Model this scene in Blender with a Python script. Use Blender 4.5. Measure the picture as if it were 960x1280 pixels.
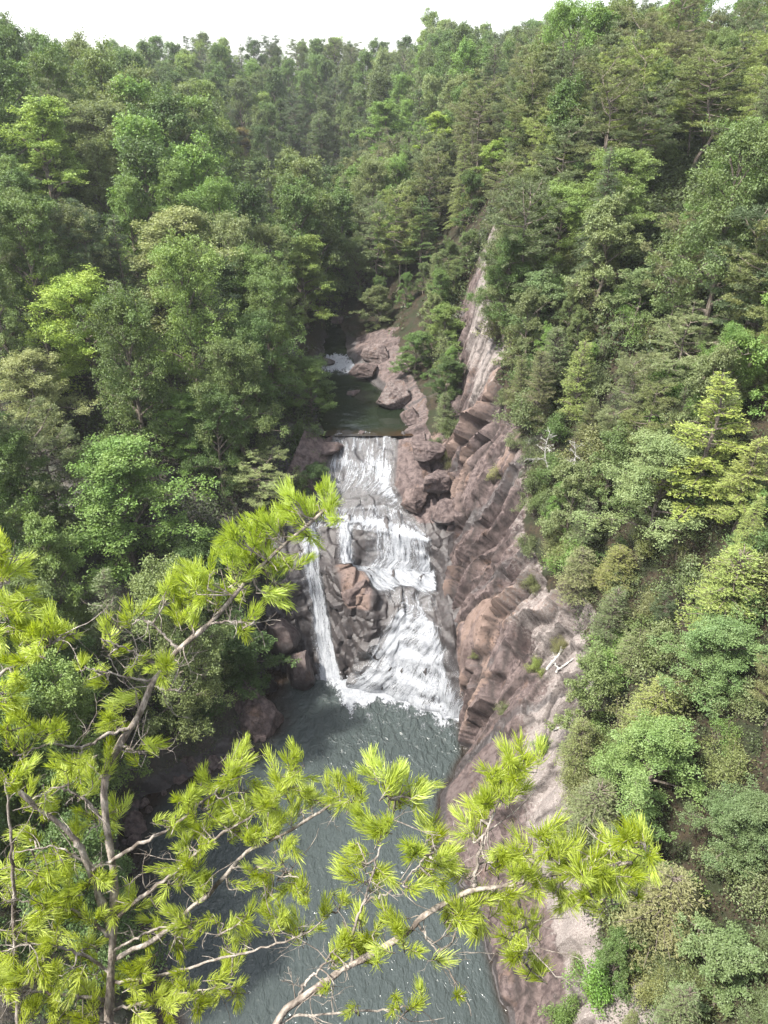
import bpy, math, random
import numpy as np
from math import radians as R
sc = bpy.context.scene
for o in list(bpy.data.objects): bpy.data.objects.remove(o)
COL = sc.collection

# ------------------------------------------------------------------ camera, sky, sun, exposure
PITCH, FPX, EYE = 30.0, 924.0, 60.0
cam = bpy.data.objects.new('camera', bpy.data.cameras.new('camera')); COL.objects.link(cam)
cam.location = (0, 0, EYE); cam.rotation_euler = (R(90 - PITCH), 0, 0)
cam.data.sensor_fit = 'VERTICAL'; cam.data.sensor_height = 36; cam.data.lens = 36 * FPX / 1280
cam.data.clip_start = 0.05; cam.data.clip_end = 5000
sc.camera = cam
SUN_EL, SUN_AZ = 57.0, 250.0         # azimuth clockwise from +Y: from the left and a little behind
w = bpy.data.worlds.new('World'); sc.world = w; w.use_nodes = True
nt = w.node_tree; nt.nodes.clear()
sky = nt.nodes.new('ShaderNodeTexSky'); sky.sky_type = 'NISHITA'; sky.sun_disc = False
sky.sun_elevation = R(SUN_EL); sky.sun_rotation = R(SUN_AZ); sky.air_density = 1.0; sky.dust_density = 2.0; sky.ozone_density = 1.0
hs = nt.nodes.new('ShaderNodeHueSaturation'); hs.inputs['Saturation'].default_value = 0.35
bg = nt.nodes.new('ShaderNodeBackground'); bg.inputs['Strength'].default_value = 0.15
wo = nt.nodes.new('ShaderNodeOutputWorld')
nt.links.new(sky.outputs[0], hs.inputs['Color']); nt.links.new(hs.outputs[0], bg.inputs['Color']); nt.links.new(bg.outputs[0], wo.inputs['Surface'])
sun = bpy.data.objects.new('sun', bpy.data.lights.new('sun', 'SUN')); COL.objects.link(sun)
sun.data.energy = 3.7; sun.data.angle = R(3.0); sun.data.color = (1.0, 0.95, 0.86)
sun.rotation_euler = (R(90 - SUN_EL), 0, R(180 - SUN_AZ) + math.pi)
_a = R(SUN_AZ); _sd = np.array([math.sin(_a) * math.cos(R(SUN_EL)), math.cos(_a) * math.cos(R(SUN_EL)), math.sin(R(SUN_EL))])
from mathutils import Vector
sun.rotation_euler = Vector(tuple(_sd)).to_track_quat('Z', 'Y').to_euler()
sc.view_settings.view_transform = 'Standard'; sc.view_settings.look = 'None'
sc.view_settings.exposure = 1.7; sc.view_settings.gamma = 1.0; sc.view_settings.use_curve_mapping = False
sc.cycles.max_bounces = 6; sc.cycles.diffuse_bounces = 4; sc.cycles.glossy_bounces = 3
sc.cycles.transmission_bounces = 3; sc.cycles.transparent_max_bounces = 12; sc.cycles.volume_bounces = 0
sc.cycles.use_denoising = True; sc.cycles.denoiser = 'OPENIMAGEDENOISE'; sc.cycles.denoising_input_passes = 'RGB_ALBEDO_NORMAL'; sc.cycles.denoising_prefilter = 'ACCURATE'
sc.cycles.sample_clamp_direct = 6.0; sc.cycles.sample_clamp_indirect = 4.0
HAZE = 0.00017

# ------------------------------------------------------------------ small maths helpers
SP, CP = math.sin(R(PITCH)), math.cos(R(PITCH))
def ray(px, py):
    r, u = (px - 480) / FPX, -(py - 640) / FPX
    return np.array([r, CP + SP * u, -SP + CP * u])
def at_z(px, py, z):
    d = ray(px, py); t = (z - EYE) / d[2]
    return np.array([0, 0, EYE]) + t * d
def at_d(px, py, d): return np.array([0, 0, EYE]) + d * ray(px, py)
def project(P):
    P = np.asarray(P, float); q = P - np.array([0, 0, EYE])
    f = q[..., 1] * CP - q[..., 2] * SP; u = q[..., 1] * SP + q[..., 2] * CP
    f = np.where(f < .01, .01, f)
    return 480 + FPX * q[..., 0] / f, 640 - FPX * u / f, f

def _h(ix, iy, iz, seed):
    n = (ix.astype(np.int64) * 374761393 + iy.astype(np.int64) * 668265263 + iz.astype(np.int64) * 2147483647 + seed * 974634777) & 0xffffffff
    n = ((n ^ (n >> 13)) * 1274126177) & 0xffffffff
    n = ((n ^ (n >> 16)) * 2246822519) & 0xffffffff
    return ((n ^ (n >> 15)) & 0xffffff) / float(0xffffff)
def vnoise(x, y, z=None, seed=0):
    x = np.asarray(x, float); y = np.asarray(y, float); z = np.zeros_like(x) if z is None else np.asarray(z, float)
    x, y, z = np.broadcast_arrays(x, y, z)
    ix, iy, iz = np.floor(x), np.floor(y), np.floor(z)
    fx, fy, fz = x - ix, y - iy, z - iz
    fx, fy, fz = [f * f * (3 - 2 * f) for f in (fx, fy, fz)]
    r = 0
    for a in (0, 1):
        for b in (0, 1):
            for c in (0, 1):
                r = r + _h(ix + a, iy + b, iz + c, seed) * (fx if a else 1 - fx) * (fy if b else 1 - fy) * (fz if c else 1 - fz)
    return r * 2 - 1
def fbm(x, y, z=None, seed=0, oct=4):
    r, a = 0, 1.0
    for k in range(oct):
        r = r + a * vnoise(np.asarray(x) * 2 ** k, np.asarray(y) * 2 ** k, None if z is None else np.asarray(z) * 2 ** k, seed + k * 17)
        a *= .5
    return r / 1.9
def voro(x, y, seed=0):
    """cell random, local dx, dy, F2-F1"""
    x, y = np.broadcast_arrays(np.asarray(x, float), np.asarray(y, float))
    ix, iy = np.floor(x), np.floor(y); z0 = np.zeros_like(ix)
    f1 = np.full(x.shape, 9.); f2 = np.full(x.shape, 9.); rr = np.zeros(x.shape); r2 = np.zeros(x.shape); lx = np.zeros(x.shape); ly = np.zeros(x.shape)
    for a in (-1, 0, 1):
        for b in (-1, 0, 1):
            cx = ix + a + .1 + .8 * _h(ix + a, iy + b, z0, seed); cy = iy + b + .1 + .8 * _h(ix + a, iy + b, z0, seed + 1)
            d = np.hypot(x - cx, y - cy); c = d < f1
            f2 = np.where(c, f1, np.minimum(f2, d)); f1 = np.where(c, d, f1)
            rr = np.where(c, _h(ix + a, iy + b, z0, seed + 2), rr); r2 = np.where(c, _h(ix + a, iy + b, z0, seed + 3), r2)
            lx = np.where(c, x - cx, lx); ly = np.where(c, y - cy, ly)
    return rr, r2, lx, ly, f2 - f1
def sstep(a, b, x):
    t = np.clip((x - a) / (b - a), 0, 1); return t * t * (3 - 2 * t)

# ------------------------------------------------------------------ mesh helpers
class Geo:
    def __init__(s): s.V = []; s.Q = []; s.T = []; s.n = 0; s.at = []
    def add(s, V, F, v=None):
        V = np.asarray(V, float).reshape(-1, 3); F = np.asarray(F, int)
        if len(F) == 0: return
        (s.Q if F.shape[1] == 4 else s.T).append(F + s.n)
        s.V.append(V); s.n += len(V)
        s.at.append(np.full(len(V), .5) if v is None else np.broadcast_to(np.asarray(v, float), (len(V),)))
def np_mesh(name, V, faces, mats=(), smooth=False, attrs=None, uv=None):
    V = np.asarray(V, np.float32); me = bpy.data.meshes.new(name)
    me.vertices.add(len(V)); me.vertices.foreach_set('co', V.ravel())
    loops = np.concatenate([f.ravel() for f in faces]).astype(np.int32)
    sizes = np.concatenate([np.full(len(f), f.shape[1]) for f in faces]).astype(np.int32)
    starts = np.concatenate([[0], np.cumsum(sizes)[:-1]]).astype(np.int32)
    me.loops.add(len(loops)); me.loops.foreach_set('vertex_index', loops)
    me.polygons.add(len(sizes)); me.polygons.foreach_set('loop_start', starts); me.polygons.foreach_set('loop_total', sizes)
    me.polygons.foreach_set('use_smooth', np.full(len(sizes), smooth))
    for k, a in (attrs or {}).items():
        at = me.attributes.new(k, 'FLOAT', 'POINT'); at.data.foreach_set('value', np.asarray(a, np.float32))
    if uv is not None:
        l = me.uv_layers.new(name='UVMap'); l.data.foreach_set('uv', np.asarray(uv, np.float32)[loops].ravel())
    for m in mats: me.materials.append(m)
    me.update(); me.validate(); return me
def geo_mesh(name, g, mats, smooth=False):
    V = np.concatenate(g.V); F = []
    if g.Q: F.append(np.concatenate(g.Q))
    if g.T: F.append(np.concatenate(g.T))
    return np_mesh(name, V, F, mats, smooth, {'v': np.concatenate(g.at)})
def link(name, me, parent=None, color=None):
    o = bpy.data.objects.new(name, me); COL.objects.link(o)
    if parent is not None: o.parent = parent
    if color is not None: o.color = (*color, 1)
    return o
def tag(o, label=None, cat=None, group=None, kind=None):
    if label: o['label'] = label
    if cat: o['category'] = cat
    if group: o['group'] = group
    if kind: o['kind'] = kind
    return o
def empty(name, loc=(0, 0, 0), rz=0., s=1.):
    o = bpy.data.objects.new(name, None); COL.objects.link(o); o.location = loc; o.rotation_euler = (0, 0, rz)
    o.scale = (s, s, s) if np.isscalar(s) else s; o.empty_display_size = .3; return o
def unit(a): return a / (np.linalg.norm(a, axis=-1, keepdims=True) + 1e-9)
def tube(g, P, r, n=5, v=None, cap=False):
    P = np.asarray(P, float); m = len(P); r = np.broadcast_to(np.asarray(r, float), (m,))
    T = unit(np.gradient(P, axis=0)); ref = np.array([0, 0, 1.]) if abs(T[0][2]) < .8 else np.array([1., 0, 0])
    A = unit(np.cross(T, ref)); B = np.cross(T, A)
    a = np.arange(n) * 2 * math.pi / n
    V = P[:, None] + r[:, None, None] * (A[:, None] * np.cos(a)[None, :, None] + B[:, None] * np.sin(a)[None, :, None])
    i = np.arange(m - 1)[:, None] * n; k = np.arange(n)[None]; k2 = (k + 1) % n
    F = np.stack([i + k, i + k2, i + n + k2, i + n + k], -1).reshape(-1, 4)
    g.add(V, F, v)
def spline(P, n):
    P = np.asarray(P, float); m = len(P)
    Q = np.concatenate([[2 * P[0] - P[1]], P, [2 * P[-1] - P[-2]]])
    t = np.linspace(0, m - 1 - 1e-6, n); i = t.astype(int); f = (t - i)[:, None]
    a, b, c, d = Q[i], Q[i + 1], Q[i + 2], Q[i + 3]
    return .5 * (2 * b + (c - a) * f + (2 * a - 5 * b + 4 * c - d) * f ** 2 + (3 * b - a - 3 * c + d) * f ** 3)
def leaves(g, P, T, N, L, W, v, fold=.12):
    T = unit(T); S = unit(np.cross(T, N)); N = np.cross(S, T)
    L = np.broadcast_to(np.asarray(L, float), (len(P),))[:, None]; W = np.broadcast_to(np.asarray(W, float), (len(P),))[:, None]
    V = np.stack([P, P + T * L * .5 + S * W * .5 - N * L * fold, P + T * L - N * L * fold * .8, P + T * L * .5 - S * W * .5 - N * L * fold], 1)
    F = np.arange(len(P) * 4).reshape(-1, 4)
    g.add(V.reshape(-1, 3), F, np.repeat(v, 4))

# ------------------------------------------------------------------ materials
class NB:
    def __init__(s, name):
        s.m = bpy.data.materials.new(name); s.m.use_nodes = True; s.t = s.m.node_tree; s.t.nodes.clear()
        s.out = s.n('ShaderNodeOutputMaterial')
    def n(s, typ, **kw):
        x = s.t.nodes.new(typ)
        for k, v in kw.items(): setattr(x, k, v)
        return x
    def put(s, sock, v):
        if hasattr(v, 'is_output'): s.t.links.new(v, sock)
        elif v is not None: sock.default_value = v
    def math(s, op, a, b=None, c=None, clamp=False):
        x = s.n('ShaderNodeMath', operation=op); x.use_clamp = clamp
        for i, v in enumerate((a, b, c)):
            if v is not None: s.put(x.inputs[i], v)
        return x.outputs[0]
    def mix(s, f, a, b, blend='MIX'):
        x = s.n('ShaderNodeMix', data_type='RGBA', blend_type=blend)
        s.put(x.inputs[0], f); s.put(x.inputs[6], a if hasattr(a, 'is_output') else (*a, 1)); s.put(x.inputs[7], b if hasattr(b, 'is_output') else (*b, 1))
        return x.outputs[2]
    def noise(s, vec, scale, detail=4, rough=.55, dist=0.):
        x = s.n('ShaderNodeTexNoise'); s.put(x.inputs['Vector'], vec); x.inputs['Scale'].default_value = scale
        x.inputs['Detail'].default_value = detail; x.inputs['Roughness'].default_value = rough; x.inputs['Distortion'].default_value = dist
        return x.outputs[0]
    def mapping(s, vec, scale=(1, 1, 1), rot=(0, 0, 0), loc=(0, 0, 0)):
        x = s.n('ShaderNodeMapping'); s.put(x.inputs[0], vec); x.inputs['Scale'].default_value = scale; x.inputs['Rotation'].default_value = rot; x.inputs['Location'].default_value = loc
        return x.outputs[0]
    def ramp(s, f, lo, hi, clamp=True):
        x = s.n('ShaderNodeMapRange'); s.put(x.inputs[0], f); x.inputs[1].default_value = lo; x.inputs[2].default_value = hi; x.clamp = clamp; x.interpolation_type = 'SMOOTHSTEP'
        return x.outputs[0]
    def attr(s, name):
        x = s.n('ShaderNodeAttribute', attribute_name=name); return x.outputs['Fac']
    def pos(s): return s.n('ShaderNodeNewGeometry').outputs['Position']
    def bump(s, h, strength=.5, dist=.1, normal=None):
        x = s.n('ShaderNodeBump'); x.inputs['Strength'].default_value = strength; x.inputs['Distance'].default_value = dist; s.put(x.inputs['Height'], h)
        if normal is not None: s.put(x.inputs['Normal'], normal)
        return x.outputs[0]
    def bsdf(s, color, rough=.8, normal=None, spec=.3, **kw):
        x = s.n('ShaderNodeBsdfPrincipled'); s.put(x.inputs['Base Color'], color if hasattr(color, 'is_output') else (*color, 1)); s.put(x.inputs['Roughness'], rough)
        s.put(x.inputs['Specular IOR Level'], spec)
        if normal is not None: s.put(x.inputs['Normal'], normal)
        for k, v in kw.items(): s.put(x.inputs[k], v)
        return x.outputs[0]
    def done(s, sh, vol=None):
        if sh is not None: s.t.links.new(sh, s.out.inputs['Surface'])
        if vol is not None: s.t.links.new(vol, s.out.inputs['Volume'])
        return s.m

def leaf_mat(name, trans=.3, var=.46, rough=.5, spec=.36):
    b = NB(name); oi = b.n('ShaderNodeObjectInfo'); c = oi.outputs['Color']
    v = b.attr('v')
    f = b.math('MULTIPLY_ADD', v, var * 2, 1 - var)
    c2 = b.mix(1.0, c, (1, 1, 1), 'MULTIPLY'); 
    vm = b.n('ShaderNodeVectorMath', operation='SCALE'); b.put(vm.inputs[0], c2); b.put(vm.inputs['Scale'], f)
    hue = b.n('ShaderNodeHueSaturation'); b.put(hue.inputs['Color'], vm.outputs[0])
    n = b.noise(b.pos(), .35, 2)
    b.put(hue.inputs['Hue'], b.math('MULTIPLY_ADD', n, .05, .475)); b.put(hue.inputs['Saturation'], b.math('MULTIPLY_ADD', v, -.3, 1.1))
    d = b.bsdf(hue.outputs[0], rough, spec=spec)
    t = b.n('ShaderNodeBsdfTranslucent'); tc = b.mix(1.0, hue.outputs[0], (1.25, 1.25, .6), 'MULTIPLY'); b.put(t.inputs[0], tc)
    x = b.n('ShaderNodeMixShader'); x.inputs[0].default_value = trans; b.put(x.inputs[1], d); b.put(x.inputs[2], t.outputs[0])
    return b.done(x.outputs[0])
M = {}
M['leaf'] = leaf_mat('leaf_green', .34)
M['needle'] = leaf_mat('needle_green', .15, var=.5, rough=.5, spec=.4)
M['pine_needle'] = leaf_mat('near_pine_needle', .45, var=.42, rough=.4, spec=.35)
def bark_mat(name, c1, c2, scale=6):
    b = NB(name); p = b.n('ShaderNodeTexCoord').outputs['Object']; n = b.noise(b.mapping(p, (1, 1, .3)), scale, 5, .65)
    n2 = b.noise(p, scale * .3, 3)
    col = b.mix(b.ramp(n, .35, .68), c1, c2); col = b.mix(b.math('MULTIPLY', b.ramp(n2, .5, .7), .45), col, tuple(x * .55 for x in c1))
    return b.done(b.bsdf(col, .85, b.bump(n, .7, .03)))
M['bark'] = bark_mat('bark_grey_brown', (.07, .055, .045), (.2, .17, .14))
M['bark_pale'] = bark_mat('bark_pale', (.2, .18, .16), (.42, .4, .37))
M['bark_dead'] = bark_mat('bark_dead_silver', (.21, .2, .19), (.42, .41, .385))
M['bark_near'] = bark_mat('bark_near_pine', (.10, .08, .066), (.36, .315, .27), 34)
M['twig_near'] = bark_mat('twig_near_pine', (.10, .08, .066), (.34, .305, .27), 34)

def rock_mat(name, base=None):
    b = NB(name); p = b.pos()
    rk = b.attr('rock'); pale = b.attr('pale'); wet = b.attr('wet'); hue = b.attr('hue')
    # streaks run down the dip of the face
    st = b.noise(b.mapping(p, (1.4, 1.4, .9), (0, R(-35), R(20))), 1.2, 6, .68, .4)
    n1 = b.noise(p, .5, 5, .6, .3); n2 = b.noise(p, 3.2, 6, .65); n3 = b.noise(p, 14, 4, .7)
    c = b.mix(b.ramp(st, .36, .62), (.066, .050, .049), (.165, .130, .122))
    c = b.mix(b.math('MULTIPLY', b.ramp(hue, .55, .95), .8), c, (.235, .172, .142))
    c = b.mix(b.math('MULTIPLY', b.ramp(hue, .3, .0), .6), c, (.05, .036, .036))
    c = b.mix(b.math('MULTIPLY', b.ramp(n1, .56, .72), .55), c, (.17, .105, .07))
    c = b.mix(b.math('MULTIPLY', b.ramp(b.math('ADD', n2, b.math('MULTIPLY', n1, .5)), .80, .95), .65), c, (.02, .017, .017))
    pl = b.ramp(b.math('ADD', b.math('MULTIPLY', pale, 1.2), b.math('MULTIPLY', b.math('SUBTRACT', n2, .5), 2.0)), .35, .9)
    c = b.mix(pl, c, b.mix(b.ramp(n3, .35, .65), (.16, .135, .126), (.34, .315, .295)))
    c = b.mix(b.math('MULTIPLY', b.ramp(n3, .58, .78), .25), c, (.035, .028, .026))
    wetm = b.ramp(b.math('ADD', wet, b.math('MULTIPLY', b.math('SUBTRACT', st, .5), .8)), .35, .75)
    c = b.mix(b.math('MULTIPLY', wetm, .85), c, b.mix(b.ramp(n2, .35, .65), (.016, .015, .016), (.05, .046, .047)))
    soil = b.mix(b.ramp(n2, .35, .65), (.02, .016, .01), (.05, .038, .022)); soil = b.mix(b.ramp(n1, .45, .6), soil, (.022, .028, .011))
    rm = b.ramp(b.math('ADD', rk, b.math('MULTIPLY', b.math('SUBTRACT', n2, .5), .8)), .4, .6)
    c = b.mix(rm, soil, c)
    c = b.mix(1.0, c, (.72, .70, .70), 'MULTIPLY'); c = b.mix(b.math('MULTIPLY', b.attr('crack'), .85), c, (.022, .018, .017)); h = b.math('ADD', b.math('MULTIPLY', n2, .35), b.math('ADD', b.math('MULTIPLY', st, .7), b.math('MULTIPLY', n3, .06)))
    ro = b.math('MULTIPLY_ADD', wetm, -.3, .85)
    return b.done(b.bsdf(c, ro, b.bump(h, .7, .25), spec=b.math('MULTIPLY_ADD', wetm, .3, .25)))
M['rock'] = rock_mat('gorge_rock')

# ------------------------------------------------------------------ the gorge: cross sections at distances Y, seventeen (x, z) knots each
ST = {
 -40: [(-300,55),(-160,50),(-110,40),(-70,18),(-45,6),(-36,2.5),(-34,0),(-30,-2),(-16,-2),(-12,0),(-10,3),(-8,8),(-5,16),(20,45),(50,56),(120,60),(300,62)],
 0: [(-300,58),(-160,52),(-105,42),(-65,20),(-42,7),(-28,2.5),(-26,0),(-22,-2),(-2,-2),(4,0),(6,2.5),(8,5),(10,8),(30,24),(60,46),(120,60),(300,62)],
 18: [(-300,58),(-155,53),(-100,43),(-63,22),(-40,8),(-21,2.4),(-19.5,0),(-16,-2),(4,-2),(7.5,0),(9.2,2.5),(11,4.5),(13,7),(27,17),(52,42),(115,60),(300,63)],
 28: [(-300,58),(-150,54),(-100,44),(-62,24),(-36,8),(-18.5,2.2),(-16.5,0),(-13,-2),(6,-2),(9.3,0),(10.6,2.6),(12.3,5),(13.8,7.2),(29,22),(54,45),(110,60),(300,64)],
 36: [(-300,58),(-150,55),(-98,46),(-62,26),(-40,9),(-23.5,2.2),(-21.5,0),(-17,-2),(4,-2),(8,0),(9.5,3),(11.5,7),(13.2,9.8),(28,27),(52,46),(110,60),(300,64)],
 44: [(-300,58),(-150,55),(-96,47),(-62,27),(-42,10),(-26,2.5),(-24,0),(-19,-2),(1,-2),(5.0,0),(7.6,2.2),(10.5,6.5),(15,11.3),(28,29),(50,47),(105,60),(300,64)],
 48.5: [(-300,58),(-150,55),(-96,47),(-62,27),(-42,10),(-25.5,2.5),(-23,0),(-17,-2),(1,-2),(5.5,0),(8,3),(12.5,9),(17.2,13.2),(28.5,30),(48,47),(100,60),(300,64)],
 54: [(-300,58),(-148,56),(-96,48),(-62,28),(-41,11),(-18.5,3),(-14.5,0),(-11,-2),(4,-2),(8.3,0),(9.5,4),(12.5,11.5),(17,16),(28,32),(47,48),(100,60),(300,64)],
 60: [(-300,59),(-145,56),(-95,49),(-62,29),(-40,12),(-17,4),(-12.8,0),(-10,-2),(4,-2),(8.0,0),(8.7,5),(11.6,13),(15.8,18),(27,33),(46,49),(100,60),(300,64)], 
 63: [(-300,59.5),(-142,56.5),(-95,49.5),(-62,29.5),(-40,13),(-18,5),(-12.9,-.3),(-10,-2),(6.4,.5),(7.2,2),(7.9,8),(11.0,14.5),(15.4,19.5),(27,34),(46,49),(100,60),(300,64)],
 66: [(-300,60),(-140,57),(-95,50),(-62,30),(-40,14),(-19,6),(-13,-.5),(-10,-2),(6.0,4.8),(6.5,6),(7.5,10.5),(10.8,16),(15,21),(27,35),(46,49),(100,60),(300,64)],
 74: [(-300,60),(-140,58),(-93,51),(-62,32),(-40,18),(-19,13.5),(-13,11),(-10,4),(6.0,10.2),(7,11.5),(8.5,16),(10.5,21),(14,26.5),(27,38),(45,50),(100,59),(300,64)],
 80: [(-300,60),(-140,58),(-92,52),(-62,34),(-40,22),(-18,17),(-11,14),(-9,11),(5.8,13.2),(6.8,14.5),(8.3,17),(10.3,22),(13.5,29),(26.5,41),(44,50),(100,59),(300,63)],
 90: [(-300,60),(-140,58),(-91,53),(-61,36.5),(-39,25.5),(-14,22),(-8,20.3),(-7,18.6),(1,18.6),(2.4,20),(6,21.2),(9.6,23),(13,32.5),(25,44),(42,51),(100,58),(300,62)],
 97: [(-300,60),(-140,59),(-90,53),(-60,38),(-38,28),(-14,22.5),(-9.5,20),(-8,18.6),(1,18.6),(3.4,20),(6,22),(10.3,24.5),(13.5,36),(25,47),(42,52),(100,58),(300,62)],
 105: [(-300,60),(-140,59),(-89,54),(-60,40),(-37,30),(-14,23),(-10,20),(-8.8,19),(-2,19),(0,20),(4.5,23),(11.3,27.5),(15.5,41),(25.5,49.5),(42,52.5),(100,57),(300,61)],
 112: [(-300,60),(-140,59),(-88,54),(-60,42),(-36,31.5),(-13.5,24),(-10.3,20.3),(-9,19.4),(-5,19.4),(-3.5,20.3),(3,24.5),(12,31),(17,45),(26,51),(42,53),(100,57),(300,60)],
 118: [(-300,60),(-140,59),(-88,54),(-60,43),(-36,33),(-13,24.5),(-9.8,21.5),(-9,20.8),(-7,20.8),(-6,21.5),(1.5,24.7),(12,33),(18,47),(27,52),(43,54),(100,57),(300,60)],
 128: [(-300,60),(-140,59),(-86,54),(-59,45),(-36,35),(-14,25.3),(-9.8,22.4),(-9.3,21.9),(-8,21.9),(-7.4,22.4),(-1,24.4),(8,32),(20,48.5),(29,52),(44,54),(100,57),(300,60)],
 140: [(-300,60),(-140,59),(-85,54),(-58,46),(-36,37),(-17,27),(-12.5,25),(-12,24.8),(-10,24.8),(-9,25),(-4,27),(8,35),(22,49),(30,52),(45,54),(100,57),(300,60)],
 180: [(-300,58),(-140,57),(-85,53),(-58,46),(-40,38),(-22,29),(-17,26),(-16,25.6),(-14,25.6),(-13,26),(-7,30),(5,40.5),(18,50),(30,53),(46,55),(100,57),(300,60)],
 240: [(-300,54),(-140,50),(-90,46.5),(-65,44.5),(-48,43),(-30,37),(-24,33),(-22,32.6),(-20,32.6),(-18,33),(-10,37.5),(4,45.5),(18,52),(32,54),(50,56),(100,58),(300,60)],
 330: [(-300,57),(-140,53),(-90,55.5),(-65,56.5),(-48,57),(-30,57),(-24,57),(-22,57),(-20,57),(-18,57),(-10,58),(4,59),(18,60),(32,60),(50,60),(100,61),(300,62)],
 520: [(x, 50) for x in (-400,-240,-150,-100,-70,-40,-24,-22,-20,-18,-10,4,30,60,100,180,400)],
}
YS = np.array(sorted(ST)); KN = np.array([ST[y] for y in sorted(ST)], float)      # (n,17,2)
def section(Y):
    """knots at distance(s) Y"""
    Y = np.atleast_1d(Y); i = np.clip(np.searchsorted(YS, Y) - 1, 0, len(YS) - 2)
    t = ((Y - YS[i]) / (YS[i + 1] - YS[i]))[:, None, None]
    return KN[i] * (1 - t) + KN[i + 1] * t
def overlook(X, Y):
    """the promontory the viewer stands on: a platform, a ledge below it, then a cliff"""
    edge = 1 - sstep(9, 16, np.abs(X)); z = np.where(Y < .2, 58.3, np.where(Y < .6, 58.3 - (Y - .2) * 7.5, np.where(Y < 1.7, 55.3 - .2 * (Y - .6), 55.0 - 2.75 * (Y - 1.7))))
    return np.where(edge > 0, z * edge + (1 - edge) * -20, -20.)
def ground(X, Y):
    X = np.atleast_1d(np.asarray(X, float)); Y = np.atleast_1d(np.asarray(Y, float)); K = section(Y)
    z = np.array([np.interp(x, k[:, 0], k[:, 1]) for x, k in zip(X, K)])
    return np.maximum(z, overlook(X, Y))
SEG = [10, 16, 26, 30, 34, 12, 8, 18, 8, 60, 70, 84, 44, 26, 16, 10]
YG = np.concatenate([np.arange(-40, -2, 3.), np.arange(-2, 4, .25), np.arange(4, 25, 1.), np.arange(25, 42, .28), np.arange(42, 94, .16), np.arange(94, 122, .26), np.arange(122, 190, 1.), np.arange(190, 521, 6.)])
KG = section(YG)
US = np.concatenate([np.linspace(0, 1, n, endpoint=False) + k for k, n in enumerate(SEG)] + [[16.]])
_i = np.minimum(US.astype(int), 15); _f = (US - _i)[None, :, None]
G = KG[:, _i] * (1 - _f) + KG[:, _i + 1] * _f
# round the knots a little on the wooded slopes
GX, GZ = G[..., 0].copy(), G[..., 1].copy(); GY = np.repeat(YG[:, None], len(US), 1)
soft = GZ.copy()
for _ in range(8): soft[:, 1:-1] = .25 * soft[:, :-2] + .5 * soft[:, 1:-1] + .25 * soft[:, 2:]
slopew = np.maximum(sstep(5.2, 4.6, US), sstep(12.3, 13.0, US))[None]
GZ = GZ * (1 - slopew) + soft * slopew
def win(Y, a, b, s=3.): return sstep(a - s, a + s, Y) * (1 - sstep(b - s, b + s, Y))
uu = np.repeat(US[None], len(YG), 0)
edge_n = fbm(GX * .22, GY * .22, GZ * .22, 5, 4)
ue = uu + edge_n * .35
seg = lambda a, b, s=.12: sstep(a - s, a + s, ue) * (1 - sstep(b - s, b + s, ue))
rock = np.maximum.reduce([seg(5.6, 9.05, .2) * (1 - sstep(124, 132, GY)), seg(9, 10) * win(GY, 10, 124), seg(9.8, 11) * win(GY, 10, 88), seg(10.85, 12.05) * win(GY, 10, 114),
                          seg(11.9, 12.2) * win(GY, 38, 52)])
rock *= 1 - .0 * uu
rock = np.maximum(rock, win(GY, -3, 26, .6) * (np.abs(GX) < 17))
# slabs and joints, pushed along the section's own normal
dX = np.gradient(GX, axis=1); dZ = np.gradient(GZ, axis=1); L = np.hypot(dX, dZ) + 1e-6
nX, nZ = -dZ / L, dX / L
S = np.cumsum(L, axis=1); S -= S[:, [int(np.argmin(abs(US - 9)))]]
wx = fbm(S * .16, GY * .16, None, 3, 4) * 2.2
wy = fbm(S * .11 + 9, GY * .11, None, 6, 4) * 1.8
a1, b1, c1, d1, e1 = voro((S * .98 - GY * .12) / 6.5 + wx * .55, (GY * .98 + S * .16) / 2.5 + wy * 1.0, 11)
a2, b2, c2, d2, e2 = voro((S * .97 + GY * .2) / 3.4 + wx * .4, (GY * .97 - S * .2) / 1.0 + wx * .6, 23)
amp = np.where(uu < 10, .8, 1.) * np.where(GY > 86, .7, 1.) * (.45 + .55 * win(GY, 50, 84, 5))
amp = amp * np.where(uu < 6.5, 1.2, np.where(uu < 9.0, .25, 1.)); GYN = GY
smoothslab = win(GY, 40, 50, 2) * (uu > 8.9) * (uu < 10.6)
amp = amp * (1 - .75 * smoothslab) * (.6 + .7 * sstep(-.35, .35, fbm(S * .1, GY * .1 + 4, None, 8, 2)))
w1, w2 = sstep(0, .17, e1), sstep(0, .2, e2)
disp = amp * (w1 * ((a1 - .5) * 1.5 + c1 * (.5 + .9 * b1) - d1 * (1.0 + 1.0 * b1)) + w2 * ((a2 - .5) * .5 - d2 * .35) - .22 * (1 - w1) - .06 * (1 - w2))
disp += .55 * fbm(GX * .14, GY * .14, GZ * .14, 9, 2) * (uu > 9) + .10 * fbm(GX * .9, GY * .9, GZ * .9, 31, 3) + .7 * fbm(GX * .5, GY * .5, GZ * .5, 33, 4) * (uu < 6.5)
fade = rock * sstep(8.6, 9.3, uu)
fade = np.maximum(fade, rock * sstep(6.2, 5.9, uu) * .8)
disp2 = .8 * fbm(GX * .08, GY * .08, None, 41, 4) * (1 - rock) * np.maximum(sstep(5.5, 4.5, uu), sstep(9.5, 10.2, uu))
PX = GX + nX * disp * fade; PZ = GZ + nZ * disp * fade + disp2
PZ = np.where(GY < 30, np.maximum(PZ, overlook(PX, GY) + .5 * fbm(PX, GY, PZ, 51, 3) * (np.abs(PX) < 16)), PZ)
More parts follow.
